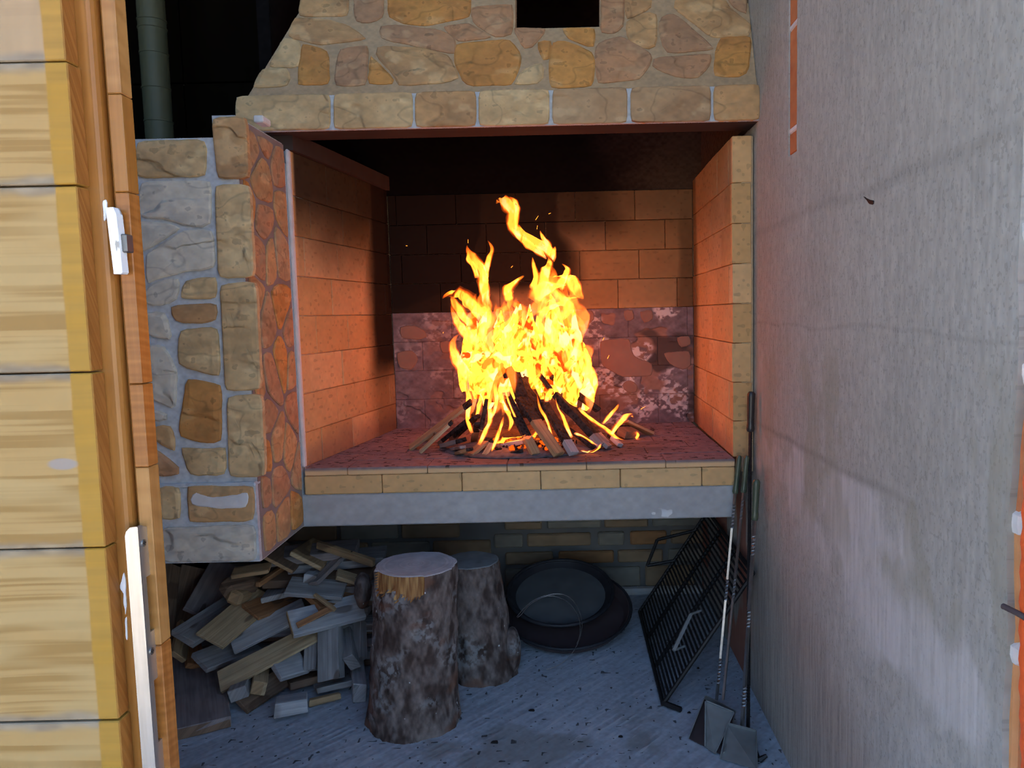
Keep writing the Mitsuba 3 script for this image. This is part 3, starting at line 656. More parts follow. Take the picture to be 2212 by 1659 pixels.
hd = part('hood', fp, m, 'warm_mortar', label='sloping stone-clad hood with a square vent')
L5 = lambda pts: [(500 + u / 3.318, w / 3.318 if w > 4 else -60) for u, w in pts]
R6 = lambda pts: [(1100 + u / 3.318, w / 3.318 if w > 4 else -60) for u, w in pts]
HS = [(L5([(545, 0), (828, 0), (828, 108), (490, 108)]), 'tan'), (L5([(872, 0), (1085, 0), (1085, 118), (990, 160), (892, 148)]), 'pink'), (L5([(1140, 0), (1700, 0), (1690, 118), (1385, 178), (1250, 163), (1140, 118)]), 'ochre'),
      (L5([(468, 132), (700, 150), (830, 190), (955, 278), (640, 322), (420, 262)]), 'tan'), (L5([(1080, 190), (1250, 190), (1500, 224), (1590, 274), (1590, 385), (1320, 330), (1085, 280)]), 'pink'), (L5([(1725, 60), (2010, 40), (2008, 245), (1885, 265), (1735, 160)]), 'pink'),
      (L5([(1520, 195), (1700, 170), (1860, 268), (1625, 300)]), 'pink'), (L5([(380, 275), (495, 305), (488, 478), (270, 478)]), 'cream'), (L5([(512, 322), (690, 372), (698, 600), (478, 604)]), 'ochre'), (L5([(780, 362), (975, 335), (960, 608), (745, 610), (752, 480)]), 'pink'),
      (L5([(1002, 405), (1165, 570), (1158, 606), (985, 602)]), 'ochre'), (L5([(1060, 342), (1350, 352), (1540, 402), (1618, 558), (1500, 590), (1200, 608), (1180, 540), (1048, 402)]), 'tan'), (L5([(1625, 325), (1990, 295), (2055, 380), (2066, 450), (2000, 600), (1690, 604), (1614, 450)]), 'ochre'),
      (L5([(225, 498), (400, 492), (420, 560), (398, 620), (160, 628)]), 'cream'), (R6([(30, 205), (265, 212), (170, 340), (105, 352)]), 'pink'), (R6([(105, 500), (235, 452), (248, 560), (200, 602), (35, 605)]), 'cream'), (R6([(195, 305), (308, 294), (290, 428), (240, 436)]), 'ochre'),
      (R6([(380, 208), (612, 208), (606, 338), (560, 330), (425, 282)]), 'ochre'), (R6([(314, 312), (400, 304), (588, 380), (604, 450), (588, 612), (304, 620), (292, 500)]), 'ochre'), (R6([(665, 0), (818, 0), (818, 180), (755, 228), (660, 226)]), 'pink'), (R6([(845, 0), (1000, 0), (1018, 50), (845, 135), (832, 60)]), 'tan'),
      (R6([(838, 162), (1000, 95), (1058, 112), (1048, 328), (1000, 355), (862, 298)]), 'tan'), (R6([(645, 315), (800, 268), (1000, 385), (1018, 425), (930, 560), (642, 590), (624, 385)]), 'pink'), (R6([(1088, 132), (1180, 104), (1456, 348), (1132, 378), (1102, 320), (1074, 200)]), 'pink'),
      (R6([(1190, 58), (1300, 0), (1420, 0), (1570, 60), (1718, 170), (1698, 250), (1452, 258), (1255, 104)]), 'tan'), (R6([(1450, 0), (1690, 0), (1700, 100), (1600, 46)]), 'pink'), (R6([(1512, 282), (1728, 272), (1702, 520), (1640, 548), (1472, 540), (1482, 380)]), 'ochre'), (R6([(1042, 422), (1438, 394), (1428, 470), (1350, 558), (1200, 552), (1034, 482)]), 'pink')]
for i, (q, m) in enumerate(HS):
    P = np.array([hp(x, y) for x, y in q]); c = P.mean(0)
    part('stone', hd, stone(c + (P - c) * 1.085, HN, h=0.007, bev=0.005, depth=0.012, step=0.024, jag=0.0025, relief=0.0035, seed=i * 3), 'stone_' + m)
# ragged mortar lip above the band, and rows of stones above the picture are left in mortar
# inside of the hood: soot-black funnel
zk = zback[-1]
lin = [bx([XBL - 0.3, BY + 0.005, zk - 0.0], [WX - 0.002, BY + 0.05, 3.3]), bx([WX - 0.022, FY + 0.10, sideR[-1] + 0.03], [WX - 0.003, BY + 0.02, 3.3]), bx([XL - 0.10, FY + 0.10, sideL[-1] + 0.055], [XL - 0.06, BY + 0.02, 3.3])]
part('flue_lining', fp, cat(lin), 'soot_lining', label='soot-blackened inside of the hood')
q = extrude_profile(Polygon([AL + [-0.08, 0.0], AL + [0.012, 0.0], [XBL + 0.012, BY], [XBL - 0.1, BY]]), sideL[-1], sideL[-1] + 0.055)
part('side_beam', fp, q, 'lintel_brown', label='sooty brown beam over the left brick wall')

# stone pier to the left of the firebox
PY = 2.09
px0 = XL - 0.004
zp0, zp1, zc1 = at(450, 1214, PY)[2], at(370, 299, PY)[2], at(495, 249, PY)[2]
xc0 = at(457, 320, PY)[0]
zled = at(450, 1040, PY)[2]
pier = part('pier', fp, cat([bx([-1.95, PY, zp0], [px0, 3.40, zp1]), bx([xc0 + 0.006, PY, zp1 - 0.01], [px0, FY - 0.01, zc1]), bx([-1.95, PY - 0.012, zp0 + .002], [px0 + 0.001, PY + 0.02, zled - 0.012])]), 'mortar', label='grey mortar of the stone-clad pier left of the firebox')
PS = [([(297, 305), (446, 301), (447, 382), (297, 386)], 'cream', 1), ([(305, 392), (456, 390), (459, 485), (440, 491), (400, 488), (360, 474), (300, 469)], 'grey', 1), ([(298, 476), (365, 482), (395, 493), (312, 545), (298, 540)], 'grey', 1),
      ([(316, 549), (400, 497), (462, 495), (467, 580), (400, 588), (337, 604), (320, 618)], 'grey', 1), ([(314, 630), (333, 610), (391, 598), (386, 649), (348, 663), (314, 657)], 'grey', 1), ([(402, 605), (469, 596), (470, 646), (390, 646), (396, 618)], 'cream', 1),
      ([(368, 660), (472, 654), (470, 694), (437, 700), (378, 697)], 'tan', 1), ([(317, 672), (359, 673), (373, 727), (370, 735), (317, 724)], 'grey', 1), ([(390, 711), (473, 706), (478, 816), (408, 797), (384, 788)], 'cream', 1), ([(320, 742), (358, 746), (384, 801), (381, 880), (374, 883), (325, 860)], 'grey', 1),
      ([(405, 815), (480, 830), (480, 954), (450, 958), (390, 944), (387, 930)], 'ochre', 1), ([(328, 880), (364, 893), (367, 909), (328, 911)], 'grey', 1), ([(331, 919), (373, 917), (382, 978), (335, 951)], 'tan', 1), ([(334, 965), (388, 1008), (391, 1027), (337, 1030)], 'pink', 1), ([(391, 964), (446, 971), (490, 964), (489, 1027), (411, 1027)], 'cream', 1),
      ([(459, 255), (533, 251), (540, 386), (472, 388)], 'tan', 2), ([(466, 400), (541, 398), (551, 599), (474, 602)], 'cream', 2), ([(477, 614), (555, 607), (566, 842), (489, 845)], 'cream', 2), ([(492, 855), (568, 850), (575, 1029), (497, 1030)], 'cream', 2),
      ([(346, 1049), (390, 1049), (393, 1121), (350, 1124)], 'cream', 3), ([(405, 1047), (550, 1049), (551, 1125), (410, 1128)], 'tan', 3), ([(349, 1139), (552, 1132), (556, 1210), (353, 1214)], 'grey', 3)]
for i, (q, m, kind) in enumerate(PS):
    Yq = PY - (0.012 if kind == 3 else 0.0)
    part('stone', pier, stone([at(x, y, Yq) for x, y in q], [0, -1, 0], h=0.009 if kind != 2 else 0.011, bev=0.004, depth=0.01, step=0.022, jag=0.0015 if kind == 2 else 0.003, relief=0.0035, seed=i), 'stone_' + m)
gr = np.random.RandomState(9); gp = np.array([(-1.93 + 0.13 * (i + 0.5 + gr.uniform(-.35, .35)), zled + 0.02 + 0.135 * (j + 0.5 + gr.uniform(-.35, .35))) for i in range(5) for j in range(7)])
gv = Voronoi(np.vstack([gp, [(-6, 1), (4, 1), (-1.5, 6), (-1.5, -6)]])); gc = sbox(-1.94, zled + 0.012, at(285, 660, PY)[0] - 0.012, zp1 - 0.006)
for i in range(len(gp)):
    reg = gv.regions[gv.point_region[i]]
    if -1 in reg or not reg: continue
    g = Polygon(gv.vertices[reg]).intersection(gc).buffer(-0.006)
    if g.is_empty or g.geom_type != 'Polygon' or g.area < 1e-3: continue
    part('stone', pier, stone([(x, PY, z) for x, z in list(g.exterior.coords)[:-1]], [0, -1, 0], h=0.009, bev=0.004, depth=0.01, step=0.03, jag=0.003, relief=0.0035, seed=50 + i), ['stone_grey', 'stone_cream', 'stone_tan', 'stone_grey'][i % 4])
for i in range(3):
    xa = -1.94 + 0.19 * i
    part('stone', pier, stone([(xa, PY - 0.012, zp0 + 0.012), (xa + 0.18, PY - 0.012, zp0 + 0.012), (xa + 0.18, PY - 0.012, zled - 0.03), (xa, PY - 0.012, zled - 0.03)], [0, -1, 0], h=0.009, bev=0.004, depth=0.01, step=0.03, jag=0.0015, relief=0.0035, seed=90 + i), 'stone_cream')
part('pale_patch', pier, stone([at(x, y, PY - 0.019) for x, y in ((410, 1078), (425, 1060), (437, 1068), (460, 1072), (500, 1068), (538, 1062), (536, 1085), (533, 1096), (480, 1099), (440, 1094), (415, 1090))], [0, -1, 0], h=0.006, bev=0.003, depth=0.006, step=0.014, jag=0.003, relief=0.002, seed=5), 'white_mortar')
part('ledge', pier, boxv([-1.95, PY - 0.018, zled - 0.014], [px0 + 0.003, PY + 0.02, zled - 0.002], 0.004), 'mortar')
# side of the pier towards the fire: small upright stones set in mortar
vr = np.random.RandomState(5)
pts = []
for i in range(3):
    for j in range(10):
        pts.append((PY + 0.35 * (i + 0.5 + vr.uniform(-.42, .42)) / 3, zp0 + (zc1 - zp0) * (j + 0.5 + (0.5 if i % 2 else 0) - 0.25 + vr.uniform(-.42, .42)) / 10))
pts = np.array(pts); far = np.array([(PY + a * 3, 1.2 + b * 4) for a, b in ((-1, -1), (1, -1), (-1, 1), (1, 1), (0, 2), (0, -2), (2, 0), (-2, 0))])
vo = Voronoi(np.vstack([pts, far])); clip = sbox(PY + 0.012, zp0 + 0.008, FY - 0.008, zc1 - 0.012)
mat('side_mortar', lambda p, n, uv: mix((0.20, 0.15, 0.135), (0.28, 0.235, 0.22), fbm(p.x * 14, p.y * 14, p.z * 14, 3)), 0.95, rough_bump, spec=0.1)
part('side_bed', pier, bx([px0 - 0.01, PY + 0.004, zp0 + 0.003], [px0 + 0.002, FY - 0.004, zc1 - 0.003]), 'side_mortar')
sm = ['stone_tan', 'stone_pink', 'stone_ochre', 'stone_brown', 'stone_tan', 'stone_pink']
for i in range(len(pts)):
    reg = vo.regions[vo.point_region[i]]
    if -1 in reg or not reg: continue
    g = Polygon(vo.vertices[reg]).intersection(clip).buffer(-0.0045 - 0.002 * vr.rand())
    if g.is_empty or g.geom_type != 'Polygon' or g.area < 3e-4: continue
    P = [(px0 + 0.002, y, z) for y, z in list(g.exterior.coords)[:-1]]
    part('stone', pier, stone(P, [1, 0, 0], h=0.005, bev=0.003, depth=0.008, step=0.03, jag=0.002, relief=0.0015, seed=i), sm[i % 6])
part('capping_chip', pier, boxv(at(556, 262, 2.3) + [0.0, -0.03, -0.01], at(575, 254, 2.3) + [0.002, 0.03, 0.0], 0.003), 'white_mortar')
# legs of the pier, in the dark
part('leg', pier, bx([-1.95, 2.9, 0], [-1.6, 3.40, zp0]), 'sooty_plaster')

# stove pipe
pc = at(335, 150, 3.2); pr = 0.052
pz = [zp1, *[atp(335, y, (0, 3.2, 0), np.array([0, 1.0, 0]))[2] for y in (262, 190, 115, 43)], 2.45, 2.9, 3.4]
sp_ = thing('stove_pipe', 'dark green metal stove pipe rising behind the stone counter', 'pipe')
for a, b in zip(pz, pz[1:]):
    m = lathe([(pr, a - zp1), (pr + 0.0005, b - zp1 - 0.008), (pr + 0.003, b - zp1 - 0.006), (pr + 0.003, b - zp1 - 0.001), (pr, b - zp1)], 32); m.apply_translation([pc[0], 3.2, zp1])
    part('section', sp_, m, 'pipe_enamel', smooth=50)

# conduit at the raw wall end
n = 260; t = np.linspace(0, 1, n)
cz = 2.6 - 2.62 * t + 0.03
ca = at(2222, 1180, 1.0)
pth = np.stack([ca[0] + 0.018 + 0.10 * (cz - ca[2]) ** 2 - 0.0 * t, 0 * t + 1.0, cz], 1)
pth = pth[(cz > 0.02)]
single('cable_conduit', 'orange corrugated plastic conduit hanging at the raw brick edge on the far right', 'conduit', sweep(pth, 0.0245 + 0.0012 * np.sin(np.arange(len(pth)) * np.pi / 2 * 1.0 + 0.3), 20), 'orange_plastic', smooth=40)
kp = at(2203, 1330, 1.005)
single('cable_clip', 'small dark brown clip holding the orange conduit to the brick', 'clip', sweep([kp + [-0.012, 0.02, 0.006], kp + [-0.004, 0.0, 0.004], kp + [0.004, -0.03, 0.0], kp + [0.02, -0.035, -0.003]], 0.004, 8), 'pan_brown', smooth=40)

# ------------------------------------------------------------------ stumps
def stump(label, c, h, r_bot, r_top, lean, seed, patch=None, facemat='sawn_face'):
    key = thing('tree_stump', label, 'stump')
    n, mrows = 96, 60
    th = np.arange(n) * 2 * np.pi / n
    V = []
    for i in range(mrows):
        s = i / (mrows - 1)
        r = r_bot * (1 - s) ** 1.0 + r_top * s
        r = r * (1 + 0.06 * (1 - s) ** 6)
        q = np.stack([np.cos(th), np.sin(th), np.full(n, s * h)], 1)
        w = q * np.array([r, r, 1])
        f = meshkit.fbm(w * [30, 30, 13] + seed, 3) - 0.5
        f2 = meshkit.fbm(w * [8, 8, 5] + seed * 2, 2) - 0.5
        rr = r * (1 + 0.05 * f2) + 0.022 * f
        if patch is not None:
            a0, a1, zz = patch
            inp = ((th > a0) & (th < a1) & (s * h > h - zz * (0.6 + 0.8 * meshkit.noise(np.stack([th * 9, 0 * th, 0 * th], 1)))))
            rr = np.where(inp, r * (1 + 0.05 * f2) - 0.010 + 0.003 * f, rr)
        V.append(np.stack([np.cos(th) * rr + lean[0] * s, np.sin(th) * rr + lean[1] * s, np.full(n, s * h)], 1))
    V = np.array(V); i, j = np.meshgrid(np.arange(mrows - 1), np.arange(n), indexing='ij'); l = (j + 1) % n
    f = np.stack([i * n + j, i * n + l, (i + 1) * n + l, (i + 1) * n + j], -1).reshape(-1, 4)
    m = trimesh.Trimesh(V.reshape(-1, 3) + c, np.vstack([f[:, [0, 1, 2]], f[:, [0, 2, 3]]]), process=False)
    top = V[-1] * [1, 1, 1]
    tc = top.mean(0)
    rings = [tc + (top - tc) * k + [0, 0, (0.003 if k < 1 else 0)] for k in (1.0, 0.97, 0.6, 0.25)]
    tv = np.vstack(rings + [tc[None] + [0, 0, 0.003]]); jj = np.arange(n); ll = (jj + 1) % n; ff = []
    for k in range(3): ff += [np.stack([k * n + jj, k * n + ll, (k + 1) * n + ll], 1), np.stack([k * n + jj, (k + 1) * n + ll, (k + 1) * n + jj], 1)]
    ff.append(np.stack([3 * n + jj, 3 * n + ll, jj * 0 + 4 * n], 1))
    if patch is not None:
        a0, a1, zz = patch
        fm = np.array(m.faces); cen = (V.reshape(-1, 3))[fm].mean(1); ang = np.mod(np.arctan2(cen[:, 1] - lean[1] * cen[:, 2] / h, cen[:, 0] - lean[0] * cen[:, 2] / h), 2 * np.pi)
        inp = (ang > a0) & (ang < a1) & (cen[:, 2] > h - zz * (0.6 + 0.8 * meshkit.noise(np.stack([ang * 9, 0 * ang, 0 * ang], 1))))
        part('bark', key, trimesh.Trimesh(m.vertices, fm[~inp], process=False), 'bark', smooth=True)
        part('bared_wood', key, trimesh.Trimesh(m.vertices, fm[inp], process=False), 'bared_wood', smooth=True, label='bare orange wood where the bark has come off')
    else:
        part('bark', key, m, 'bark', smooth=True)
    part('sawn_top', key, trimesh.Trimesh(tv + c, np.vstack(ff), process=False), facemat, uv=tv[:, :2] - tc[:2], label='grey weathered sawn top')
    return key
# front stump: base centre on the floor, top at the height the photograph shows
bl, br = atz(803, 1540, 0), atz(995, 1535, 0)
rad = 0.5 * (br[0] - bl[0]) * 0.97
c1 = np.array([(bl[0] + br[0]) / 2, atz(900, 1600, 0)[1] + rad * 0.97, 0])
h1 = at(897, 1220, c1[1])[2]
tx = at(898, 1220, c1[1])[0]
S1 = stump('thick barked log stump standing in front, bark stripped below its pale sawn top', c1, h1, rad, 0.5 * 176 / F * (c1[1] + .05) * 1.0, (tx - c1[0], 0.0), 3, (math.radians(208), math.radians(292), 0.055))
bl, br = atz(982, 1440, 0), atz(1122, 1440, 0)
c2 = np.array([(bl[0] + br[0]) / 2 - 0.005, atz(1050, 1482, 0)[1] + 0.115, 0])
h2 = at(1018, 1214, c2[1])[2]; tx = at(1015, 1214, c2[1])[0]
S2 = stump('second barked log stump tilting behind the front one, narrower at its top', c2, h2, 0.118, 0.5 * 124 / F * c2[1], (tx - c2[0], 0.02), 8, None, 'grey_sawn_face')
q = c2 + [0.105, -0.02, 0.085]
part('root_lump', S2, (lambda m: (m.apply_scale([0.03, 0.05, 0.085]), m.apply_translation(q), m)[2])(trimesh.creation.icosphere(3, 1.0)), 'bark', smooth=True)

# ------------------------------------------------------------------ round pans and wire
def dish(R, depth, rim, n=64):
    """a shallow pan: flat bottom, rising side, rolled rim; opening up"""
    return lathe([(1e-4, 0.006), (R - 0.03, 0.006), (R - 0.012, depth), (R - 0.010, depth + 0.004), (R - 0.002, depth + 0.005), (R, depth), (R - 0.002, depth - 0.006), (R - 0.016, 0.002), (R - 0.03, 0), (1e-4, 0)], n)
def place(m, c, tilt, yaw=0.0):
    ct, st = math.cos(tilt), math.sin(tilt)
    R = np.array([[1, 0, 0], [0, ct, -st], [0, st, ct]])
    cz, sz = math.cos(yaw), math.sin(yaw)
    Z = np.array([[cz, -sz, 0], [sz, cz, 0], [0, 0, 1]])
    m.vertices = np.array(m.vertices) @ (Z @ R).T + c
    return m
R1 = 0.255; t1 = math.radians(15)
pc1 = atz(1228, 1421, 0.0); pc1 = pc1 + [0, R1 * math.cos(t1), R1 * math.sin(t1) + 0.004]
k = thing('round_pan', 'larger dark brown round pan leaning on the back wall beneath the smaller one', 'pan')
part('pan', k, place(dish(R1, 0.030, 0.01), pc1, t1), 'pan_brown', smooth=40)
part('rim', k, place(sweep(np.stack([R1 * np.cos(np.arange(72) * np.pi / 36), R1 * np.sin(np.arange(72) * np.pi / 36), np.full(72, 0.034)], 1), 0.006, 8, closed=True), pc1, t1), 'pan_black', smooth=40)
R2 = 0.213; t2 = math.radians(17)
pc2 = pc1 + [-0.028, 0.036 * 1.0 + 0.0, 0.062]
k = thing('round_pan', 'smaller black round pan with a dusty grey face lying on the larger one', 'pan')
part('pan', k, place(dish(R2, 0.022, 0.01), pc2, t2), 'pan_black', smooth=40)
part('rim', k, place(sweep(np.stack([R2 * np.cos(np.arange(72) * np.pi / 36), R2 * np.sin(np.arange(72) * np.pi / 36), np.full(72, 0.026)], 1), 0.0075, 8, closed=True), pc2, t2), 'pan_black', smooth=40)
part('dusty_base', k, place(lathe([(1e-4, 0.0085), (R2 - 0.032, 0.0085), (R2 - 0.03, 0.007), (1e-4, 0.0065)], 64), pc2, t2), 'pan_dusty', smooth=30, label='dusty grey base')
wr = []
Yw = lambda y: 2.98 - 0.30 * (y - 1283) / 160
for x, y in ((1116, 1333), (1135, 1311), (1160, 1293), (1190, 1284), (1215, 1284), (1235, 1295), (1250, 1318), (1257, 1345), (1254, 1372), (1244, 1398), (1228, 1420), (1208, 1436), (1180, 1446)):
    wr.append(at(x, y, min(Yw(y), 3.0)))
from scipy.interpolate import CubicSpline
wr = np.array(wr); cs = CubicSpline(np.arange(len(wr)), wr)(np.linspace(0, len(wr) - 1, 80))
cs[:, 2] = np.maximum(cs[:, 2], 0.003)
w2 = np.array([at(x, y, min(Yw(y), 3.0) - 0.006) for x, y in ((1118, 1334), (1132, 1320), (1150, 1302), (1180, 1288), (1205, 1290), (1228, 1302), (1246, 1325), (1253, 1348), (1252, 1372), (1246, 1390))])
c2_ = CubicSpline(np.arange(len(w2)), w2)(np.linspace(0, len(w2) - 1, 60))
k = thing('wire_loop', 'thin bright loop of wire lying across the round pans', 'wire')
part('strand', k, sweep(cs, 0.0014, 6), 'wire', smooth=60); part('strand', k, sweep(c2_, 0.0013, 6), 'wire', smooth=60)

# ------------------------------------------------------------------ barbecue grate leaning on the right wall
gn = atz(1427, 1527, 0); gf = atz(1386, 1326, 0)
gx = 0.5 * (gn[0] + gf[0])
W = 0.52; lx = WX - 0.02 - gx; rise = math.sqrt(max(W * W - lx * lx, 0.05))
U = np.array([lx, 0, rise]) / W                    # up the lean
def G(y, s, off=0.0): return np.array([gx, y, 0.010]) + U * s + np.array([-U[2], 0, U[0]]) * off
y0, y1 = gn[1], min(gf[1], 3.3)
k = thing('grill_grate', 'large black barbecue grate leaning on edge against the grey wall', 'grate')
rb = 0.0075
for a, b in (((y0, 0), (y1, 0)), ((y0, W), (y1, W)), ((y0, 0), (y0, W)), ((y1, 0), (y1, W))):
    part('frame_bar', k, cyl(G(*a), G(*b), rb, 8), 'black_iron', smooth=40)
nb_ = 30
for i in range(1, nb_):
    s = W * i / nb_
    part('bar', k, cyl(G(y0, s), G(y1, s), 0.0042, 6), 'black_iron', smooth=40)
for f in (0.36, 0.68):
    part('cross_bar', k, cyl(G(y0 + (y1 - y0) * f, 0, -0.010), G(y0 + (y1 - y0) * f, W, -0.010), 0.008, 8), 'black_iron', smooth=40)
hx = [G(y1, 0.30, 0.0), at(1398, 1222, y1 - 0.0), at(1420, 1166, y1), G(y1, 0.44, 0)]
hp_ = [G(y1, 0.265), G(y1, 0.265) + (hx[1] - G(y1, 0.265)) * 1.0, hx[2], G(y1, 0.42)]
part('handle', k, cat([cyl(a, b, 0.007, 8) for a, b in zip(hp_, hp_[1:])]), 'black_iron')
ha, hb = at(1492, 1327, y0 + 0.10), at(1455, 1405, y0 + 0.02)
part('handle', k, cat([cyl(ha, hb, 0.0075, 4), cyl(ha, ha + [0.04, 0.03, 0.0], 0.004, 6), cyl(hb, hb + [0.04, 0.03, 0.0], 0.004, 6)]), 'galvanised', label='worn bright metal handle')
fa, fb = G(y0, 0.0), atz(1471, 1533, 0.012)
part('foot', k, cyl(fa + [0, 0, 0.004], fb, 0.009, 6), 'black_iron')

# ------------------------------------------------------------------ fire irons in the gap beside the hearth
def shaft(a, b, r, twists, n=150):
    """a square bar from a to b, twisted over the given stretches"""
    a, b = np.asarray(a, float), np.asarray(b, float); t = np.linspace(0, 1, n); tw = np.zeros(n); ang = 0.0
    for i in range(1, n):
        if any(lo <= t[i] <= hi for lo, hi in twists): ang += 0.62
        tw[i] = ang
    return sweep(a + (b - a) * t[:, None], r, 4, twist=tw)
def handle(a, b, r0, r1, n=18):
    return sweep(np.asarray(a) + (np.asarray(b) - a) * np.linspace(0, 1, n)[:, None], np.concatenate([[r0 * .6, r0], np.linspace(r0, (r0 + r1) * .42, n - 6), np.linspace((r0 + r1) * .45, r1, 3), [r1 * .8]]), 14)
def blade(corners, wall, thick=0.003):
    """a sheet-metal shovel blade from four points TL TR BR BL with upturned edges on the left, the top and the right"""
    TL, TR, BR, BL = [np.asarray(c, float) for c in corners]
    nrm = np.cross(TR - TL, BL - TL); nrm /= np.linalg.norm(nrm)
    if nrm[1] > 0: nrm = -nrm
    def sheet(p):
        p = np.array(p); v = np.vstack([p, p + nrm * thick]); m = trimesh.convex.convex_hull(v); return m
    def lip(a, b):
        d = np.cross(nrm, b - a); d /= np.linalg.norm(d)
        v = np.vstack([a, b, a + nrm * wall, b + nrm * wall, a + d * thick, b + d * thick, a + nrm * wall + d * thick, b + nrm * wall + d * thick])
        return trimesh.convex.convex_hull(v)
    return [sheet([TL, TR, BR, BL])], [lip(BL, TL), lip(TL, TR), lip(TR, BR)]
# 1 shovel with the dark pan
k = thing('fire_shovel', 'leftmost fire shovel beside the slab, with green handle, twisted shaft and dark pan', 'shovel')
ht = at(1597, 984, FY - 0.03); hm = at(1588, 1066, FY - 0.035); pt = at(1548, 1512, 2.335)
part('handle', k, handle(ht, hm, 0.0085, 0.010), 'green_handle', smooth=40)
part('shaft', k, shaft(hm, pt, 0.0050, [(0.06, 0.17), (0.42, 0.52), (0.80, 0.93)]), 'bright_iron', smooth=30)
C = [at(1521, 1512, 2.335), at(1585, 1545, 2.30), atz(1560, 1632, 0.003), atz(1488, 1596, 0.003)]
pl, lips = blade(C, 0.022)
bk = part('blade', k, cat(pl), 'pan_brown'); part('edge', bk, cat(lips), 'galvanised')
# 2 narrow scoop
k = thing('fire_shovel', 'narrow grey scoop with green handle whose blade stands over the dark pan', 'shovel')
ht = at(1613, 984, FY - 0.05); hm = at(1606, 1064, FY - 0.055); pt = at(1562, 1512, 2.27)
part('handle', k, handle(ht, hm, 0.0085, 0.010), 'green_handle', smooth=40)
part('shaft', k, shaft(hm, pt, 0.0046, [(0.04, 0.14), (0.42, 0.52)]), 'bright_iron', smooth=30)
C = [at(1524, 1517, 2.255), at(1583, 1541, 2.235), atz(1543, 1628, 0.004), atz(1523, 1614, 0.004)]
pl, lips = blade(C, 0.010)
bk = part('blade', k, cat(pl), 'galvanised'); part('edge', bk, cat(lips), 'galvanised')
# 3 square ash shovel
k = thing('fire_shovel', 'square grey ash shovel with green handle standing against the grey wall', 'shovel')
ht = at(1634, 1036, 2.24); hm = at(1630, 1124, 2.235); pt = at(1603, 1572, 2.20)
part('handle', k, handle(ht, hm, 0.0115, 0.0105), 'green_handle', smooth=40)
part('shaft', k, shaft(hm, pt, 0.0062, [(0.07, 0.17), (0.43, 0.52), (0.80, 0.9)]), 'bright_iron', smooth=30)
C = [at(1571, 1568, 2.20), at(1631, 1583, 2.185), atz(1633, 1662, 0.003), atz(1556, 1640, 0.003)]
pl, lips = blade(C, 0.012)
bk = part('blade', k, cat(pl), 'galvanised'); part('edge', bk, cat(lips), 'galvanised')
# 4 poker
k = thing('fire_poker', 'long black poker with a black handle reaching above the hearth beside the wall', 'poker')
ht = at(1623, 846, FY - 0.03); hm = at(1621, 932, FY - 0.03); p2 = at(1618, 1200, 2.34); p3 = at(1616, 1575, 2.245); p4 = atz(1640, 1642, 0.006)
part('handle', k, handle(ht, hm, 0.0125, 0.013), 'black_handle', smooth=40)
part('shaft', k, cat([shaft(hm, p2, 0.0055, []), shaft(p2, p3, 0.006, [(0.3, 0.4), (0.75, 0.85)]), shaft(p3, p4, 0.007, [], 12)]), 'black_iron', smooth=30)
hk = atz(1656, 1632, 0.02)
part('hook', k, cat([cyl(p4, hk, 0.009, 6, 0.005)]), 'black_iron')

# ------------------------------------------------------------------ scrap wood heaped under the pier
def wood(name, label, a, b, w, t, m, roll=0.0, rough=0.004, up=(0, 0, 1), taper=0.0, cat_='wood', bev=0.002, nails=(), end=None):
    """ends a, b as (x, y, Y) in photograph pixels and metres of depth"""
    A, B = at(*a), at(*b)
    for P in (A, B): P[2] = max(P[2], 0.5 * t + 0.001)
    mesh, uv = plank(A, B, w, t, roll, bev, rough, up, taper=taper)
    lo = mesh.vertices[:, 2].min()
    if lo < 0.0005: mesh.vertices = np.array(mesh.vertices) + [0, 0, 0.0005 - lo]
    if end is None and not nails:
        return single(name, label, cat_, mesh, m, uv=uv)
    key = thing(name, label, cat_)
    part('body', key, mesh, m, uv=uv)
    R, L = frame(A, B, up, roll)
    for s, o in nails:
        p = A + R[:, 0] * s * L + R[:, 1] * o * w + R[:, 2] * t / 2
        part('nail_hole', key, cyl(p - R[:, 2] * 0.002, p + R[:, 2] * 0.0012, 0.0035, 8), 'black_iron')
    if end:
        e, u2 = plank(A - R[:, 0] * 0.0012, A + R[:, 0] * 0.004, w * 0.97, t * 0.94, roll, 0.001, 0, up)
        part('sawn_end', key, e, end, uv=u2)
    return key
W_ = wood
W_('board', 'broad lilac-grey board flat on the floor beside the door edge, brown end facing out', (437, 1607, 2.30), (425, 1458, 2.86), 0.172, 0.036, 'wood_lilac', -0.02, nails=((0.62, -0.15),), end='wood_brown')
W_('board', 'long pale yellow board sloping up through the middle of the heap', (474, 1474, 2.50), (700, 1356, 2.62), 0.085, 0.013, 'wood_pale', 0.55, taper=0.1)
W_('board', 'short tan board with a clean pale face on the left of the heap', (452, 1385, 2.55), (575, 1282, 2.80), 0.115, 0.013, 'wood_pale', 0.42)
W_('board', 'reddish dark-stained board end above the pale-faced one', (540, 1322, 2.68), (668, 1272, 2.88), 0.10, 0.016, 'wood_orange', 0.35)
W_('board', 'long silver-grey board running under the pale-faced one to the right', (500, 1392, 2.62), (660, 1312, 2.72), 0.085, 0.014, 'wood_silver', 0.6)
W_('board', 'wide blue-grey board pointing up to the right beside the front stump', (626, 1350, 2.53), (782, 1310, 2.66), 0.10, 0.022, 'wood_silver', 0.62, end='wood_tan')
W_('lath', 'thin orange lath lying on the wide blue-grey board', (640, 1353, 2.505), (720, 1312, 2.56), 0.022, 0.008, 'wood_orange', 0.6)
W_('post', 'upright grey squared post in the right half of the heap', (715, 1470, 2.50), (713, 1352, 2.60), 0.075, 0.045, 'wood_grey', 0.05, up=(0, 1, .4))
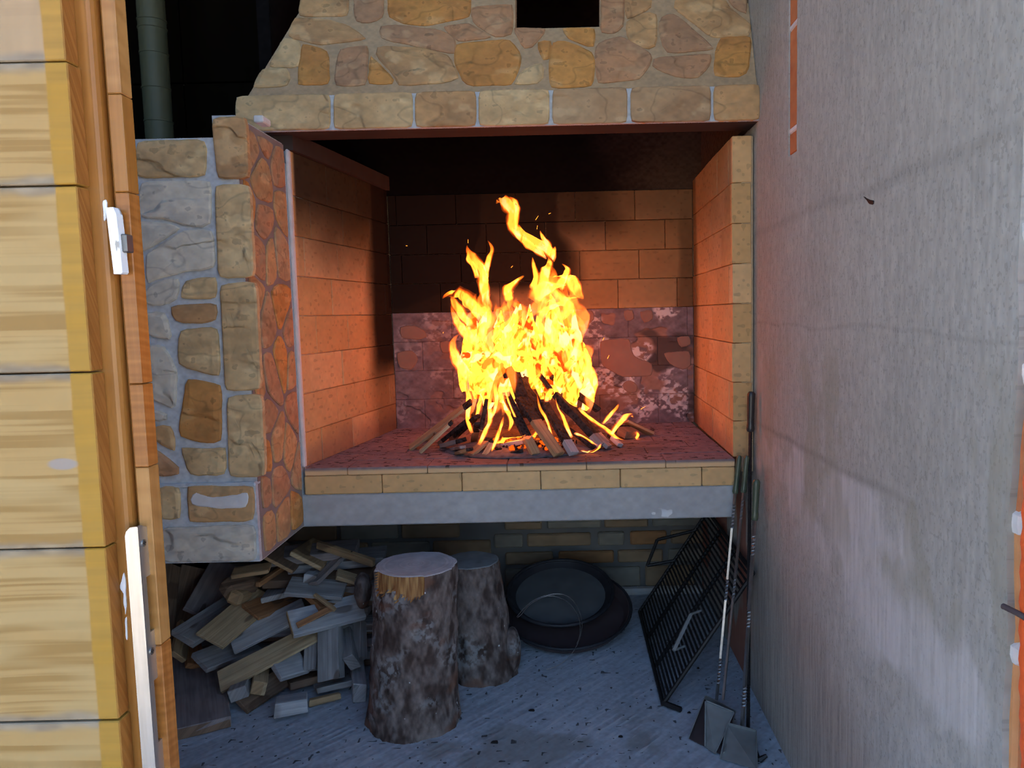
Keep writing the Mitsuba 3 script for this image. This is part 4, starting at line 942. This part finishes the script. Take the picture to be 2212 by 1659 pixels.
W_('board', 'short grey upright board just left of the squared post', (672, 1448, 2.56), (675, 1372, 2.62), 0.045, 0.03, 'wood_grey', 0.0, up=(0, 1, .4))
W_('block', 'flat light grey block under the long pale board', (592, 1446, 2.52), (655, 1428, 2.60), 0.10, 0.022, 'wood_silver', 0.5)
W_('post', 'greenish-white post end pointing out of the heap', (559, 1487, 2.46), (566, 1425, 2.72), 0.046, 0.044, 'wood_pale', 0.3, taper=-0.1, end='wood_tan')
W_('post', 'square grey post end low in the heap left of the greenish post', (514, 1500, 2.43), (540, 1440, 2.70), 0.058, 0.040, 'wood_grey', -0.25, end='wood_grey')
W_('board', 'brown board sloping up to the right near the floor', (520, 1536, 2.43), (650, 1448, 2.66), 0.075, 0.016, 'wood_brown', 0.55)
W_('block', 'short block with a whitish face and two nail holes at the foot of the heap', (594, 1530, 2.40), (664, 1518, 2.43), 0.10, 0.043, 'wood_silver', -0.2, nails=((0.4, -0.32), (0.7, -0.3)))
W_('stick', 'orange-tan stick lying on the floor right of the whitish block', (668, 1518, 2.46), (735, 1502, 2.50), 0.026, 0.020, 'wood_tan', -0.2)
W_('board', 'dark grey rounded board end below the pale-faced board', (430, 1432, 2.56), (545, 1388, 2.74), 0.095, 0.018, 'wood_grey', 0.4, taper=-0.1)
W_('board', 'dark red-brown board standing on edge at the left of the heap', (420, 1440, 2.68), (416, 1392, 2.80), 0.06, 0.022, 'wood_orange', 0.5)
W_('plank', 'rough-ended grey plank under the short tan board', (395, 1378, 2.60), (545, 1282, 2.90), 0.10, 0.026, 'wood_grey', 0.45, rough=0.010)
W_('chunk', 'knotty brown lump of wood with two bumps at the top left of the heap', (482, 1272, 2.68), (555, 1256, 2.80), 0.066, 0.060, 'wood_brown', 0.5, rough=0.012, bev=0.016)
W_('chunk', 'smaller cut lump below the knotty one', (505, 1292, 2.66), (532, 1280, 2.78), 0.055, 0.045, 'wood_tan', 0.4, rough=0.010, bev=0.010)
W_('stick', 'yellowish flat stick with a bright edge just under the stone pier', (501, 1239, 2.66), (583, 1226, 2.68), 0.06, 0.014, 'wood_tan', 0.2)
W_('stick', 'thin reddish stick slanting beneath the boards under the pier corner', (556, 1264, 2.66), (610, 1228, 2.80), 0.020, 0.016, 'wood_orange', 0.0)
W_('board', 'short dark board with a tan edge right below the pier corner', (601, 1220, 2.66), (640, 1186, 2.95), 0.115, 0.012, 'wood_brown', 0.55, end='wood_tan')
W_('board', 'short board with a bright cream sawn end high on the heap', (660, 1212, 2.70), (705, 1180, 2.98), 0.125, 0.015, 'wood_tan', 0.50, end='wood_pale')
W_('stick', 'long orange-brown stick lying across the top right of the heap', (686, 1176, 2.80), (808, 1216, 2.72), 0.020, 0.028, 'wood_tan', 0.1, nails=((0.6, 0.1),))
W_('stick', 'mauve slat leaning up to the long orange stick', (676, 1262, 2.64), (735, 1204, 2.80), 0.042, 0.016, 'wood_lilac', -0.2)
W_('block', 'pale blue-grey block end left of the mauve slat', (668, 1256, 2.66), (700, 1228, 2.86), 0.045, 0.045, 'wood_silver', 0.2)
W_('board', 'grey board with a yellowish front edge below the mauve slat', (622, 1266, 2.64), (745, 1276, 2.66), 0.10, 0.016, 'wood_grey', 0.25)
W_('board', 'blunt grey board face left of centre at the top of the heap', (600, 1290, 2.64), (618, 1262, 2.84), 0.115, 0.02, 'wood_grey', -0.15)
W_('board', 'yellow-edged chip on the upper right of the heap', (726, 1240, 2.70), (772, 1252, 2.72), 0.06, 0.014, 'wood_pale', 0.2)
W_('board', 'round-ended rust-brown board near the stump', (672, 1300, 2.62), (758, 1280, 2.74), 0.115, 0.018, 'wood_orange', 0.3, rough=0.006)
W_('lath', 'curved tan strip lying on the rust-brown board', (680, 1284, 2.585), (724, 1318, 2.545), 0.018, 0.010, 'wood_tan', 0.1)
W_('board', 'grey board hidden under the rust-brown board beside the stump', (700, 1318, 2.64), (795, 1270, 2.86), 0.12, 0.016, 'wood_silver', 0.5)
W_('block', 'dark blue-grey block between the post and the front stump', (760, 1432, 2.54), (752, 1362, 2.72), 0.06, 0.04, 'wood_grey', 0.1, up=(0, 1, .4))
W_('block', 'second dark block beside the front stump, below the wide board', (778, 1424, 2.60), (776, 1345, 2.70), 0.04, 0.035, 'wood_grey', -0.1, up=(0, 1, .4))
W_('post', 'short post end with yellowish edges at the foot of the front stump', (777, 1506, 2.48), (772, 1480, 2.70), 0.042, 0.062, 'wood_silver', 0.1, end='wood_grey')
W_('board', 'flat grey board lying low at the right of the heap', (680, 1500, 2.54), (765, 1484, 2.60), 0.10, 0.02, 'wood_grey', -0.25)
W_('board', 'dark board low in the middle of the heap behind the orange-tan stick', (620, 1490, 2.58), (690, 1476, 2.64), 0.12, 0.025, 'wood_brown', -0.2)
W_('board', 'broad lilac board leaning in the dark behind the left of the heap', (428, 1330, 2.78), (490, 1216, 3.05), 0.12, 0.016, 'wood_lilac', 0.7)
W_('board', 'dark board leaning upright near the door edge', (372, 1400, 2.86), (420, 1225, 3.0), 0.10, 0.018, 'wood_brown', 1.0)
W_('board', 'narrow dark slat leaning beside the door edge', (352, 1395, 2.70), (372, 1222, 2.90), 0.07, 0.018, 'wood_brown', 1.0)
W_('board', 'grey-brown board end low beside the door edge', (384, 1420, 2.62), (400, 1350, 2.78), 0.06, 0.02, 'wood_tan', 0.9)
# the inside of the heap
hr = random.Random(3)
for i, w in enumerate(['lowest', 'second', 'third', 'fourth', 'fifth', 'sixth', 'seventh', 'eighth', 'ninth', 'tenth', 'eleventh', 'topmost']):
    z = 0.03 + 0.034 * i; x = -0.92 + hr.uniform(-.08, .08) + 0.002 * i; y = 2.80 + hr.uniform(-.05, .05); a = hr.uniform(-0.5, 0.5); L = 0.30 - 0.012 * i
    A = np.array([x - L * math.cos(a), y - L * math.sin(a) * .35, z]); B = np.array([x + L * math.cos(a), y + L * math.sin(a) * .35, z + hr.uniform(-.012, .012)])
    me, uv = plank(A, B, 0.15, 0.030, hr.uniform(-.06, .06), 0.002, 0.003)
    single('board', f'{w} of the dark boards seen through gaps inside the heap', 'wood', me, ['wood_brown', 'wood_grey', 'wood_lilac'][i % 3], uv=uv)
# bark lump between heap and stump
m = trimesh.creation.icosphere(3, 1.0); m.apply_scale([0.028, 0.05, 0.06]); v = np.array(m.vertices); v *= (1 + 0.35 * (meshkit.fbm(v * 40, 3) - .5))[:, None]
q = at(784, 1275, 2.60); m = trimesh.Trimesh(v + q, m.faces, process=False)
single('bark_chunk', 'lump of grey-green bark wedged between the heap and the front stump', 'bark', m, 'bark', smooth=True)

# small litter on the floor
for i, (x, y, lab) in enumerate([(1068, 1604, 'dark wood chip in front of the tools on the bare floor'), (1148, 1535, 'tiny dark chip on the floor right of the front stump'), (1340, 1592, 'dark chip on the floor at lower right'), (1488, 1540, 'small black chip near the grate foot'), (1508, 1444, 'black crumb of charcoal on the floor under the grate')]):
    q = atz(x, y, 0.0); s = 0.012 - 0.0015 * i
    single('wood_chip', lab, 'chip', stone([q + [-s, -s * .4, 0], q + [s, -s * .7, 0], q + [s * .8, s * .6, 0], q + [-s * .6, s * .5, 0]], [0, 0, 1], h=0.004, bev=0.002, depth=-0.0005, step=0.006, jag=0.001, relief=0.0005, seed=i), 'charred_wood')

# ------------------------------------------------------------------ the fire
ZT = ZH
def stick(label, a, b, w, t, m, burnt=0.5, roll=0.0, name='fire_stick', rough=0.002):
    """a = (x, y) of the foot on the hearth, b = (x, y, Y) of the top"""
    w *= 1.4
    A = atz(a[0], a[1], ZT + t * 0.5) if len(a) == 2 else at(*a); B = at(*b)
    A[2] = max(A[2], ZT + t * .5)
    key = thing(name, label, 'firewood')
    if burnt < 1:
        me, uv = plank(A, B, w, t, roll, 0.0012, rough, f1=1 - burnt); part('wood', key, me, m, uv=uv)
    if burnt > 0:
        me, uv = plank(A, B, w * .96, t * .96, roll, 0.002, rough * 1.5, f0=max(0, 1 - burnt - .02)); part('charred_end', key, me, 'charred_wood', uv=uv)
    return key
SK = [('long tan board leaning in from the far left of the fire', (886, 968), (1018, 868, 2.72), 0.026, 0.011, 'wood_tan', 0.12, 0.5), ('pale narrow lath leaning at the left front of the fire', (908, 976), (978, 910, 2.66), 0.017, 0.012, 'wood_pale', 0.1, 0.2),
      ('short pale slip of wood just behind the pale lath on the left', (922, 950), (945, 936, 2.68), 0.014, 0.008, 'wood_pale', 0.0, 0), ('small grey chunk lying left of the embers', (957, 962), (1000, 950, 2.63), 0.022, 0.016, 'wood_grey', 0.15, 0.1),
      ('smaller grey offcut in front of the grey chunk', (976, 971), (1000, 966, 2.56), 0.014, 0.010, 'wood_grey', 0.0, 0), ('short tan offcut at the left front of the embers', (988, 980), (1016, 970, 2.53), 0.018, 0.011, 'wood_tan', 0.1, 0),
      ('broad brown board end lying flat at the front of the fire', (1015, 982), (1056, 948, 2.64), 0.036, 0.010, 'wood_tan', 0.2, -0.1), ('thin pale stick next to the broad brown board end', (1046, 984), (1066, 952, 2.60), 0.013, 0.011, 'wood_pale', 0.2, 0),
      ('upright short stick with a tan lower half left of centre', (1024, 952), (1032, 915, 2.66), 0.018, 0.012, 'wood_tan', 0.4, 0), ('blackened stick with checked char standing left of centre', (1038, 930, 2.66), (1052, 862, 2.66), 0.016, 0.014, 'wood_brown', 0.95, 0.2),
      ('long stick in the centre with a pale foot and blackened shaft', (1157, 982), (1092, 850, 2.68), 0.024, 0.016, 'wood_tan', 0.72, 0), ('broad brown stick right of centre, blackened along its upper half', (1208, 982), (1122, 860, 2.68), 0.030, 0.018, 'wood_tan', 0.42, 0),
      ('grey-footed stick right of the broad brown one', (1240, 980), (1172, 866, 2.70), 0.024, 0.020, 'wood_silver', 0.78, 0.1), ('thin burning stick low on the right', (1284, 970), (1228, 926, 2.68), 0.012, 0.012, 'wood_brown', 1.0, 0),
      ('thick grey board leaning on the right with a blackened upper part', (1305, 962), (1205, 852, 2.76), 0.046, 0.026, 'wood_grey', 0.80, 0.1), ('second thick board lying against the thick grey one', (1316, 966), (1215, 878, 2.74), 0.03, 0.014, 'wood_grey', 0.6, 0.1),
      ('black bar high on the right of the fire', (1293, 886, 2.80), (1192, 812, 2.76), 0.022, 0.018, 'wood_brown', 1.0, 0.3), ('shorter black bar beside the top of the pile', (1196, 850, 2.76), (1164, 808, 2.76), 0.018, 0.014, 'wood_brown', 1.0, 0.3),
      ('black crosspiece at the very top of the pile', (1084, 812, 2.70), (1128, 806, 2.76), 0.020, 0.018, 'wood_brown', 1.0, 0), ('black stick rising to the top of the pile from the centre', (1140, 900, 2.66), (1106, 792, 2.74), 0.030, 0.024, 'wood_brown', 1.0, 0),
      ('thick blackened piece inside the centre of the fire', (1165, 905, 2.70), (1125, 815, 2.76), 0.06, 0.03, 'wood_brown', 1.0, 0.2), ('black stick leaning from the left into the top', (1062, 868, 2.72), (1078, 800, 2.76), 0.016, 0.016, 'wood_brown', 1.0, 0),
      ('flat curved bark-like piece lying behind on the right', (1408, 938), (1352, 912, 2.93), 0.05, 0.010, 'wood_tan', 0.0, 0.25), ('brown block behind on the right beside the curved piece', (1366, 940), (1340, 925, 2.92), 0.05, 0.03, 'wood_brown', 0.3, 0.1),
      ('little white-ended stick at the right of the fire', (1340, 962), (1316, 940, 2.76), 0.016, 0.014, 'wood_silver', 0.3, 0.3), ('ashy grey log lying low in the embers at the centre', (1078, 966), (1135, 952, 2.62), 0.020, 0.018, 'wood_silver', 0.0, 0),
      ('short dark stick on the hearth in front of the centre', (1098, 982), (1130, 972, 2.56), 0.014, 0.012, 'wood_brown', 1.0, 0), ('blackened stick behind the pale lath on the left', (952, 955), (1028, 892, 2.76), 0.028, 0.016, 'wood_brown', 0.9, 0.3),
      ('dark stick leaning behind the left boards', (978, 948), (1030, 900, 2.70), 0.022, 0.016, 'wood_brown', 0.85, 0.3)]
for s in SK: stick(*s)
# bed of ash, charcoal and glowing embers
def add_flame(key, mesh, uv, scale, bs):
    scene[key] = mikit.ply(mesh, bs, True, uv=uv, emitter={'type': 'area', 'radiance': proc(scale)})
cb = at(1130, 950, 2.72); cb = np.array([cb[0], 2.72, ZT])
ash = trimesh.creation.icosphere(4, 1.0); v = np.array(ash.vertices); v = v[:, :] * [0.27, 0.19, 0.020]; v[:, 2] += 0.008 * (meshkit.fbm(v * 50, 3) - .5); v[:, 2] = np.maximum(v[:, 2], -0.0005)
single('ash_bed', 'thin bed of grey and black ash under the burning sticks', 'ash', trimesh.Trimesh(v + cb + [0, -0.01, 0.001], ash.faces, process=False), 'ash', smooth=True)
labels['ash_bed']['kind'] = 'stuff'
er = np.random.RandomState(4)
em, cm, ts = [], [], []
for i in range(150):
    a, r = er.uniform(0, 6.28), math.sqrt(er.rand()); s = er.uniform(0.004, 0.009)
    m = trimesh.creation.icosphere(1, s); vv = np.array(m.vertices) * er.uniform(.45, 1.3, 3) * (1 + .7 * (er.rand(len(m.vertices), 1) - .5))
    q = cb + [0.17 * r * math.cos(a) + 0.02, 0.12 * r * math.sin(a) - 0.03, 0.018 + 0.008 * er.rand()]
    (em if i % 2 else cm).append(trimesh.Trimesh(vv + q, m.faces, process=False))
FLAME = 0.097
scene['black_body'] = {'type': 'diffuse', 'reflectance': {'type': 'rgb', 'value': [0.01, 0.008, 0.007]}}
m = cat(em)
key = thing('ember', 'glowing orange embers among the feet of the sticks', 'embers'); labels[key]['kind'] = 'stuff'
scene[key] = mikit.ply(m, 'black_body', False, emitter={'type': 'area', 'radiance': {'type': 'rgb', 'value': [1.5 * FLAME, 0.11 * FLAME, 0.005 * FLAME]}})
key = thing('charcoal', 'crumbs of black charcoal scattered under the sticks', 'charcoal'); labels[key]['kind'] = 'stuff'
m = cat(cm); scene[key] = mikit.ply(m, 'charred_wood', False, uv=np.array(m.vertices)[:, :2] * 3)

scene['clear_flame'] = {'type': 'thindielectric', 'int_ior': 1.0003, 'ext_ior': 1.0}
def tongue(sp, Y, flat=0.55, M=14, N=22, dY=0.0, ph=0.0):
    """a closed, tapering tongue of flame along a spine of (x, y, half width) pixels; uv = around, along"""
    sp = np.asarray(sp, float); s = np.linspace(0, len(sp) - 1, N)
    from scipy.interpolate import PchipInterpolator
    xs_, ys_, ws = (PchipInterpolator(np.arange(len(sp)), sp[:, k])(s) for k in range(3))
    yy = Y + dY * np.linspace(0, 1, N) + 0.010 * np.sin(np.linspace(0, 7, N) + ph)
    c = np.array([at(a, b, d) for a, b, d in zip(xs_, ys_, yy)])
    w = np.maximum(ws, 0.4) / F * Y
    t = np.gradient(c, axis=0); t /= np.linalg.norm(t, axis=1, keepdims=True)
    roll = 0.5 * np.sin(np.linspace(0, 4, N) + ph)
    side = np.stack([np.cos(roll), np.sin(roll), 0 * roll], 1); side -= t * (side * t).sum(1, keepdims=True); side /= np.linalg.norm(side, axis=1, keepdims=True)
    nn = np.cross(t, side)
    th = np.arange(M + 1) * 2 * np.pi / M
    v = c[:, None] + w[:, None, None] * (np.cos(th)[None, :, None] * side[:, None] + flat * np.sin(th)[None, :, None] * nn[:, None])
    jit = (meshkit.fbm(v.reshape(-1, 3) * [55, 55, 30] + ph, 2) - 0.5).reshape(N, M + 1, 1)
    v = v + (v - c[:, None]) * jit * 0.9
    uv = np.stack([np.broadcast_to(th / (2 * np.pi), (N, M + 1)), np.broadcast_to(np.linspace(0, 1, N)[:, None], (N, M + 1))], -1)
    v = v.reshape(-1, 3); uv = uv.reshape(-1, 2); K = M + 1
    f = []
    for i in range(N - 1):
        for j in range(M):
            f += [[i * K + j, i * K + j + 1, (i + 1) * K + j + 1], [i * K + j, (i + 1) * K + j + 1, (i + 1) * K + j]]
    m = trimesh.Trimesh(v, np.array(f), process=False)
    if m.volume < 0: m = trimesh.Trimesh(v, np.array(f)[:, ::-1], process=False)
    return m, uv
def join(ts):                                                     # each tongue gets its own strip of the uv square
    return cat([a for a, b in ts]), np.vstack([np.stack([b[:, 0], (k + 0.005 + 0.99 * b[:, 1]) / len(ts)], 1) for k, (a, b) in enumerate(ts)])
def flame_rad(gain, cool, count):
    def fn(p, n, uv):
        q = uv.y * count; vv = q - dr.floor(q)
        w = 0.05 * (fbm(p.x * 16, p.y * 16, p.z * 10, 2) - 0.5)
        s = fbm((p.x + w) * 70, p.y * 40, (p.z + 0.6 * w) * 20, 3)
        h = fbm((p.x + w) * 30 + 7, p.y * 30, (p.z + w) * 15, 3)
        e = dr.abs(dr.cos(uv.x * (2 * math.pi)))
        core = 1 - smoothstep(0.55, 1.0, e)
        along = 1 - cool * vv
        heat = dr.clip(along * (0.25 + 0.75 * core) * (0.35 + 1.3 * s), 0, 1.4)
        col = mix((0.5, 0.03, 0.002), (3.0, 0.36, 0.02), smoothstep(0.05, 0.45, heat))
        col = mix(col, (5.0, 0.92, 0.07), smoothstep(0.45, 0.75, heat))
        col = mix(col, (5.5, 1.1, 0.3), smoothstep(0.72, 0.95, heat) * smoothstep(0.45, 0.6, h))
        fade = smoothstep(0.0, 0.10, vv) * smoothstep(1.0, 0.75, vv) * 0.9 + 0.1
        return col * (gain * fade * (0.15 + 0.85 * core)) * FLAME
    return fn
def core_rad(p, n, uv):
    w = 0.10 * (fbm(p.x * 18, p.y * 18, p.z * 12, 3) - 0.5)
    s = fbm((p.x + w) * 95, p.y * 40, (p.z + w) * 34, 3); h = fbm((p.x - w) * 24 + 4, p.y * 24, (p.z + w) * 16, 3)
    col = mix((3.2, 0.32, 0.012), (6.0, 1.08, 0.07), smoothstep(0.32, 0.52, s))
    col = mix(col, (6.0, 1.10, 0.36), smoothstep(0.54, 0.66, h))
    col = mix(col, (1.2, 0.08, 0.003), smoothstep(0.56, 0.64, fbm(p.x * 22 - 5, p.y * 22, (p.z + w) * 16, 3)))
    return col * FLAME
fire = thing('fire', 'tall yellow and orange flames blazing over the stack of sticks', 'fire')
fr = np.random.RandomState(21)
def top(x): return float(np.interp(x, [960, 985, 1010, 1050, 1088, 1130, 1165, 1190, 1225, 1245, 1262, 1290], [668, 640, 618, 622, 632, 604, 585, 572, 592, 640, 742, 800]))
cores, shells, wisps = [], [], []
for i in range(30):
    x0 = 1005 + 262 * (i + 0.5) / 30 + fr.uniform(-8, 8); bow = fr.uniform(-26, 10) * (1 - abs(x0 - 1120) / 220)
    tip = np.clip(x0 - 0.14 * (x0 - 1110) + fr.uniform(-26, 26), 985, 1240)
    yt_ = top(tip) + fr.uniform(35, 150); yb_ = fr.uniform(835, 890)
    w0 = fr.uniform(11, 18); m_ = 0.5 * (x0 + tip) + bow
    sp = [(x0, yb_, w0 * .4), (x0 + fr.uniform(-9, 9), yb_ + (yt_ - yb_) * .25, w0), (m_ + fr.uniform(-14, 14), yb_ + (yt_ - yb_) * .55, w0 * 1.25), (0.4 * m_ + 0.6 * tip, yb_ + (yt_ - yb_) * .8, w0 * .8), (tip, yt_, 1)]
    cores.append(tongue(sp, 2.80 + fr.uniform(-.06, .08), 0.6, ph=i))
for i in range(44):
    x0 = fr.uniform(992, 1275); tip = np.clip(x0 - 0.10 * (x0 - 1115) + fr.uniform(-32, 32), 968, 1262)
    yb_ = fr.uniform(690, 905); yt_ = max(top(tip) + fr.uniform(-6, 30), yb_ - fr.uniform(90, 260)); w0 = fr.uniform(7, 19); k = fr.uniform(-18, 18)
    sp = [(x0, yb_, w0 * .3), (x0 + k, yb_ + (yt_ - yb_) * .3, w0), (0.5 * (x0 + tip) - k, yb_ + (yt_ - yb_) * .6, w0 * .9), (tip + .4 * k, yb_ + (yt_ - yb_) * .85, w0 * .45), (tip, yt_, 0.6)]
    shells.append(tongue(sp, 2.74 + fr.uniform(-.12, .12), 0.5, ph=3 * i))
left = [tongue(s, 2.74, .5, ph=k) for k, s in enumerate([[(1052, 660, 10), (1044, 620, 13), (1042, 592, 13), (1028, 566, 13), (1014, 548, 8), (1009, 530, 1)], [(1046, 612, 8), (1048, 585, 9), (1055, 560, 7), (1063, 540, 5), (1054, 520, 1)], [(1030, 600, 6), (1024, 575, 7), (1012, 558, 6), (1012, 540, 1)],
        [(1045, 690, 16), (1020, 655, 19), (992, 634, 17), (970, 636, 9), (956, 645, 1)], [(1020, 700, 12), (1000, 680, 12), (982, 655, 10), (975, 640, 2)], [(1035, 740, 14), (1002, 715, 14), (985, 690, 9), (974, 660, 1)], [(1020, 820, 14), (994, 790, 15), (980, 765, 13), (978, 742, 8), (992, 722, 1)]])]
upper = [tongue(s, 2.76, .5, ph=k) for k, s in enumerate([[(1197, 566, 1), (1190, 548, 12), (1168, 534, 15), (1142, 516, 15), (1118, 502, 14), (1104, 486, 12), (1108, 462, 13), (1100, 444, 16), (1082, 432, 10), (1072, 440, 1)], [(1180, 560, 2), (1160, 540, 9), (1140, 526, 10), (1118, 508, 7), (1106, 492, 2)], [(1186, 552, 2), (1184, 530, 8), (1172, 512, 5), (1167, 498, 1)],
        [(1115, 496, 2), (1116, 474, 6), (1118, 452, 8), (1112, 434, 6), (1100, 425, 1)], [(1195, 562, 1), (1196, 545, 6), (1199, 532, 1)]])]
right = [tongue(s, 2.76, .5, ph=k) for k, s in enumerate([[(1150, 650, 18), (1188, 612, 24), (1222, 606, 22), (1246, 628, 14), (1260, 646, 2)], [(1165, 680, 15), (1200, 655, 16), (1230, 648, 11), (1254, 642, 2)], [(1170, 620, 14), (1178, 590, 14), (1188, 572, 9), (1184, 556, 1)], [(1205, 620, 12), (1222, 598, 11), (1226, 582, 6), (1214, 570, 1)], [(1150, 625, 10), (1158, 600, 9), (1153, 575, 5), (1150, 556, 1)],
        [(1225, 800, 13), (1244, 765, 14), (1246, 738, 9), (1236, 716, 1)], [(1250, 840, 13), (1268, 808, 13), (1270, 782, 8), (1262, 760, 1)], [(1270, 860, 10), (1284, 832, 9), (1282, 806, 7), (1276, 790, 1)], [(1100, 650, 12), (1098, 628, 14), (1112, 612, 10), (1132, 596, 2)]])]
low = [tongue(s, Y, .5, ph=k) for k, (s, Y) in enumerate([([(1250, 880, 4), (1275, 905, 5), (1305, 925, 6), (1332, 945, 4), (1350, 950, 1)], 2.70), ([(1318, 942, 5), (1330, 922, 7), (1346, 904, 8), (1360, 896, 6), (1368, 902, 1)], 2.80), ([(1302, 915, 4), (1318, 896, 5), (1332, 882, 4), (1336, 872, 1)], 2.80), ([(1034, 960, 4), (1050, 930, 7), (1060, 905, 7), (1058, 870, 5), (1066, 840, 1)], 2.60),
        ([(1020, 935, 4), (1012, 900, 8), (1014, 865, 8), (1006, 830, 4), (1010, 800, 1)], 2.74), ([(1062, 975, 2), (1072, 950, 5), (1080, 925, 5), (1088, 900, 1)], 2.54), ([(1070, 955, 8), (1100, 950, 9), (1130, 946, 7), (1150, 940, 1)], 2.58), ([(1150, 945, 6), (1155, 938, 7), (1162, 930, 4), (1164, 920, 1)], 2.62), ([(1098, 930, 3), (1104, 905, 6), (1092, 880, 6), (1082, 850, 4), (1076, 820, 1)], 2.64),
        ([(1120, 915, 2), (1106, 885, 3), (1096, 858, 3), (1090, 830, 1)], 2.62), ([(1192, 945, 3), (1186, 920, 4), (1178, 900, 4), (1166, 880, 3), (1160, 850, 1)], 2.62), ([(1236, 945, 4), (1226, 925, 5), (1216, 900, 4), (1205, 880, 2), (1200, 860, 1)], 2.62), ([(1255, 972, 3), (1275, 976, 4), (1292, 968, 4), (1298, 958, 1)], 2.56), ([(1240, 935, 3), (1262, 945, 4), (1280, 956, 3), (1292, 962, 1)], 2.60),
        ([(1180, 868, 6), (1184, 850, 9), (1200, 842, 7), (1208, 832, 1)], 2.66), ([(1162, 840, 5), (1158, 822, 7), (1166, 808, 6), (1160, 792, 1)], 2.70), ([(1030, 905, 4), (1036, 875, 7), (1044, 845, 7), (1042, 810, 1)], 2.72), ([(1374, 948, 3), (1378, 940, 4), (1374, 932, 1)], 2.86), ([(1200, 815, 8), (1222, 802, 10), (1240, 820, 8), (1262, 840, 2)], 2.82), ([(1060, 905, 3), (1072, 870, 5), (1070, 840, 6), (1080, 812, 2)], 2.66)])]
for nm, ts, fn, bs in (('flame_core', cores, core_rad, 'black_body'), ('flame_sheet', shells, flame_rad(0.26, .6, len(shells)), 'clear_flame'), ('left_tongue', left, flame_rad(0.75, .6, len(left)), 'clear_flame'), ('upper_tongue', upper, flame_rad(0.65, .3, len(upper)), 'clear_flame'), ('right_tongue', right, flame_rad(0.8, .35, len(right)), 'clear_flame'), ('low_lick', low, flame_rad(0.8, .5, len(low)), 'clear_flame')):
    m, uv = join(ts)
    labels[f'{fire}__{nm}'] = {'kind': 'stuff'}
    scene[f'{fire}__{nm}'] = mikit.ply(m, bs, True, uv=uv, emitter={'type': 'area', 'radiance': proc(fn)})
spk = []
for x, y, dx, dy in ((1157, 475, 6, -9), (1185, 462, 5, -2), (1104, 578, 4, -4), (877, 531, 3, 0), (1011, 525, 0, -8), (1160, 495, 1, -8), (1302, 735, 3, -6), (1312, 775, 4, -8), (1384, 884, 10, -6), (957, 720, 1, -3)):
    A, B = at(x, y, 2.78), at(x + dx, y + dy, 2.78); spk.append(cyl(A, B, 0.0011, 5, 0.0005))
m = cat(spk)
k = thing('spark', 'tiny glowing sparks flying above the flames', 'sparks'); labels[k]['kind'] = 'stuff'
scene[k] = mikit.ply(m, 'black_body', False, emitter={'type': 'area', 'radiance': {'type': 'rgb', 'value': [0.5, 0.07, 0.006]}})
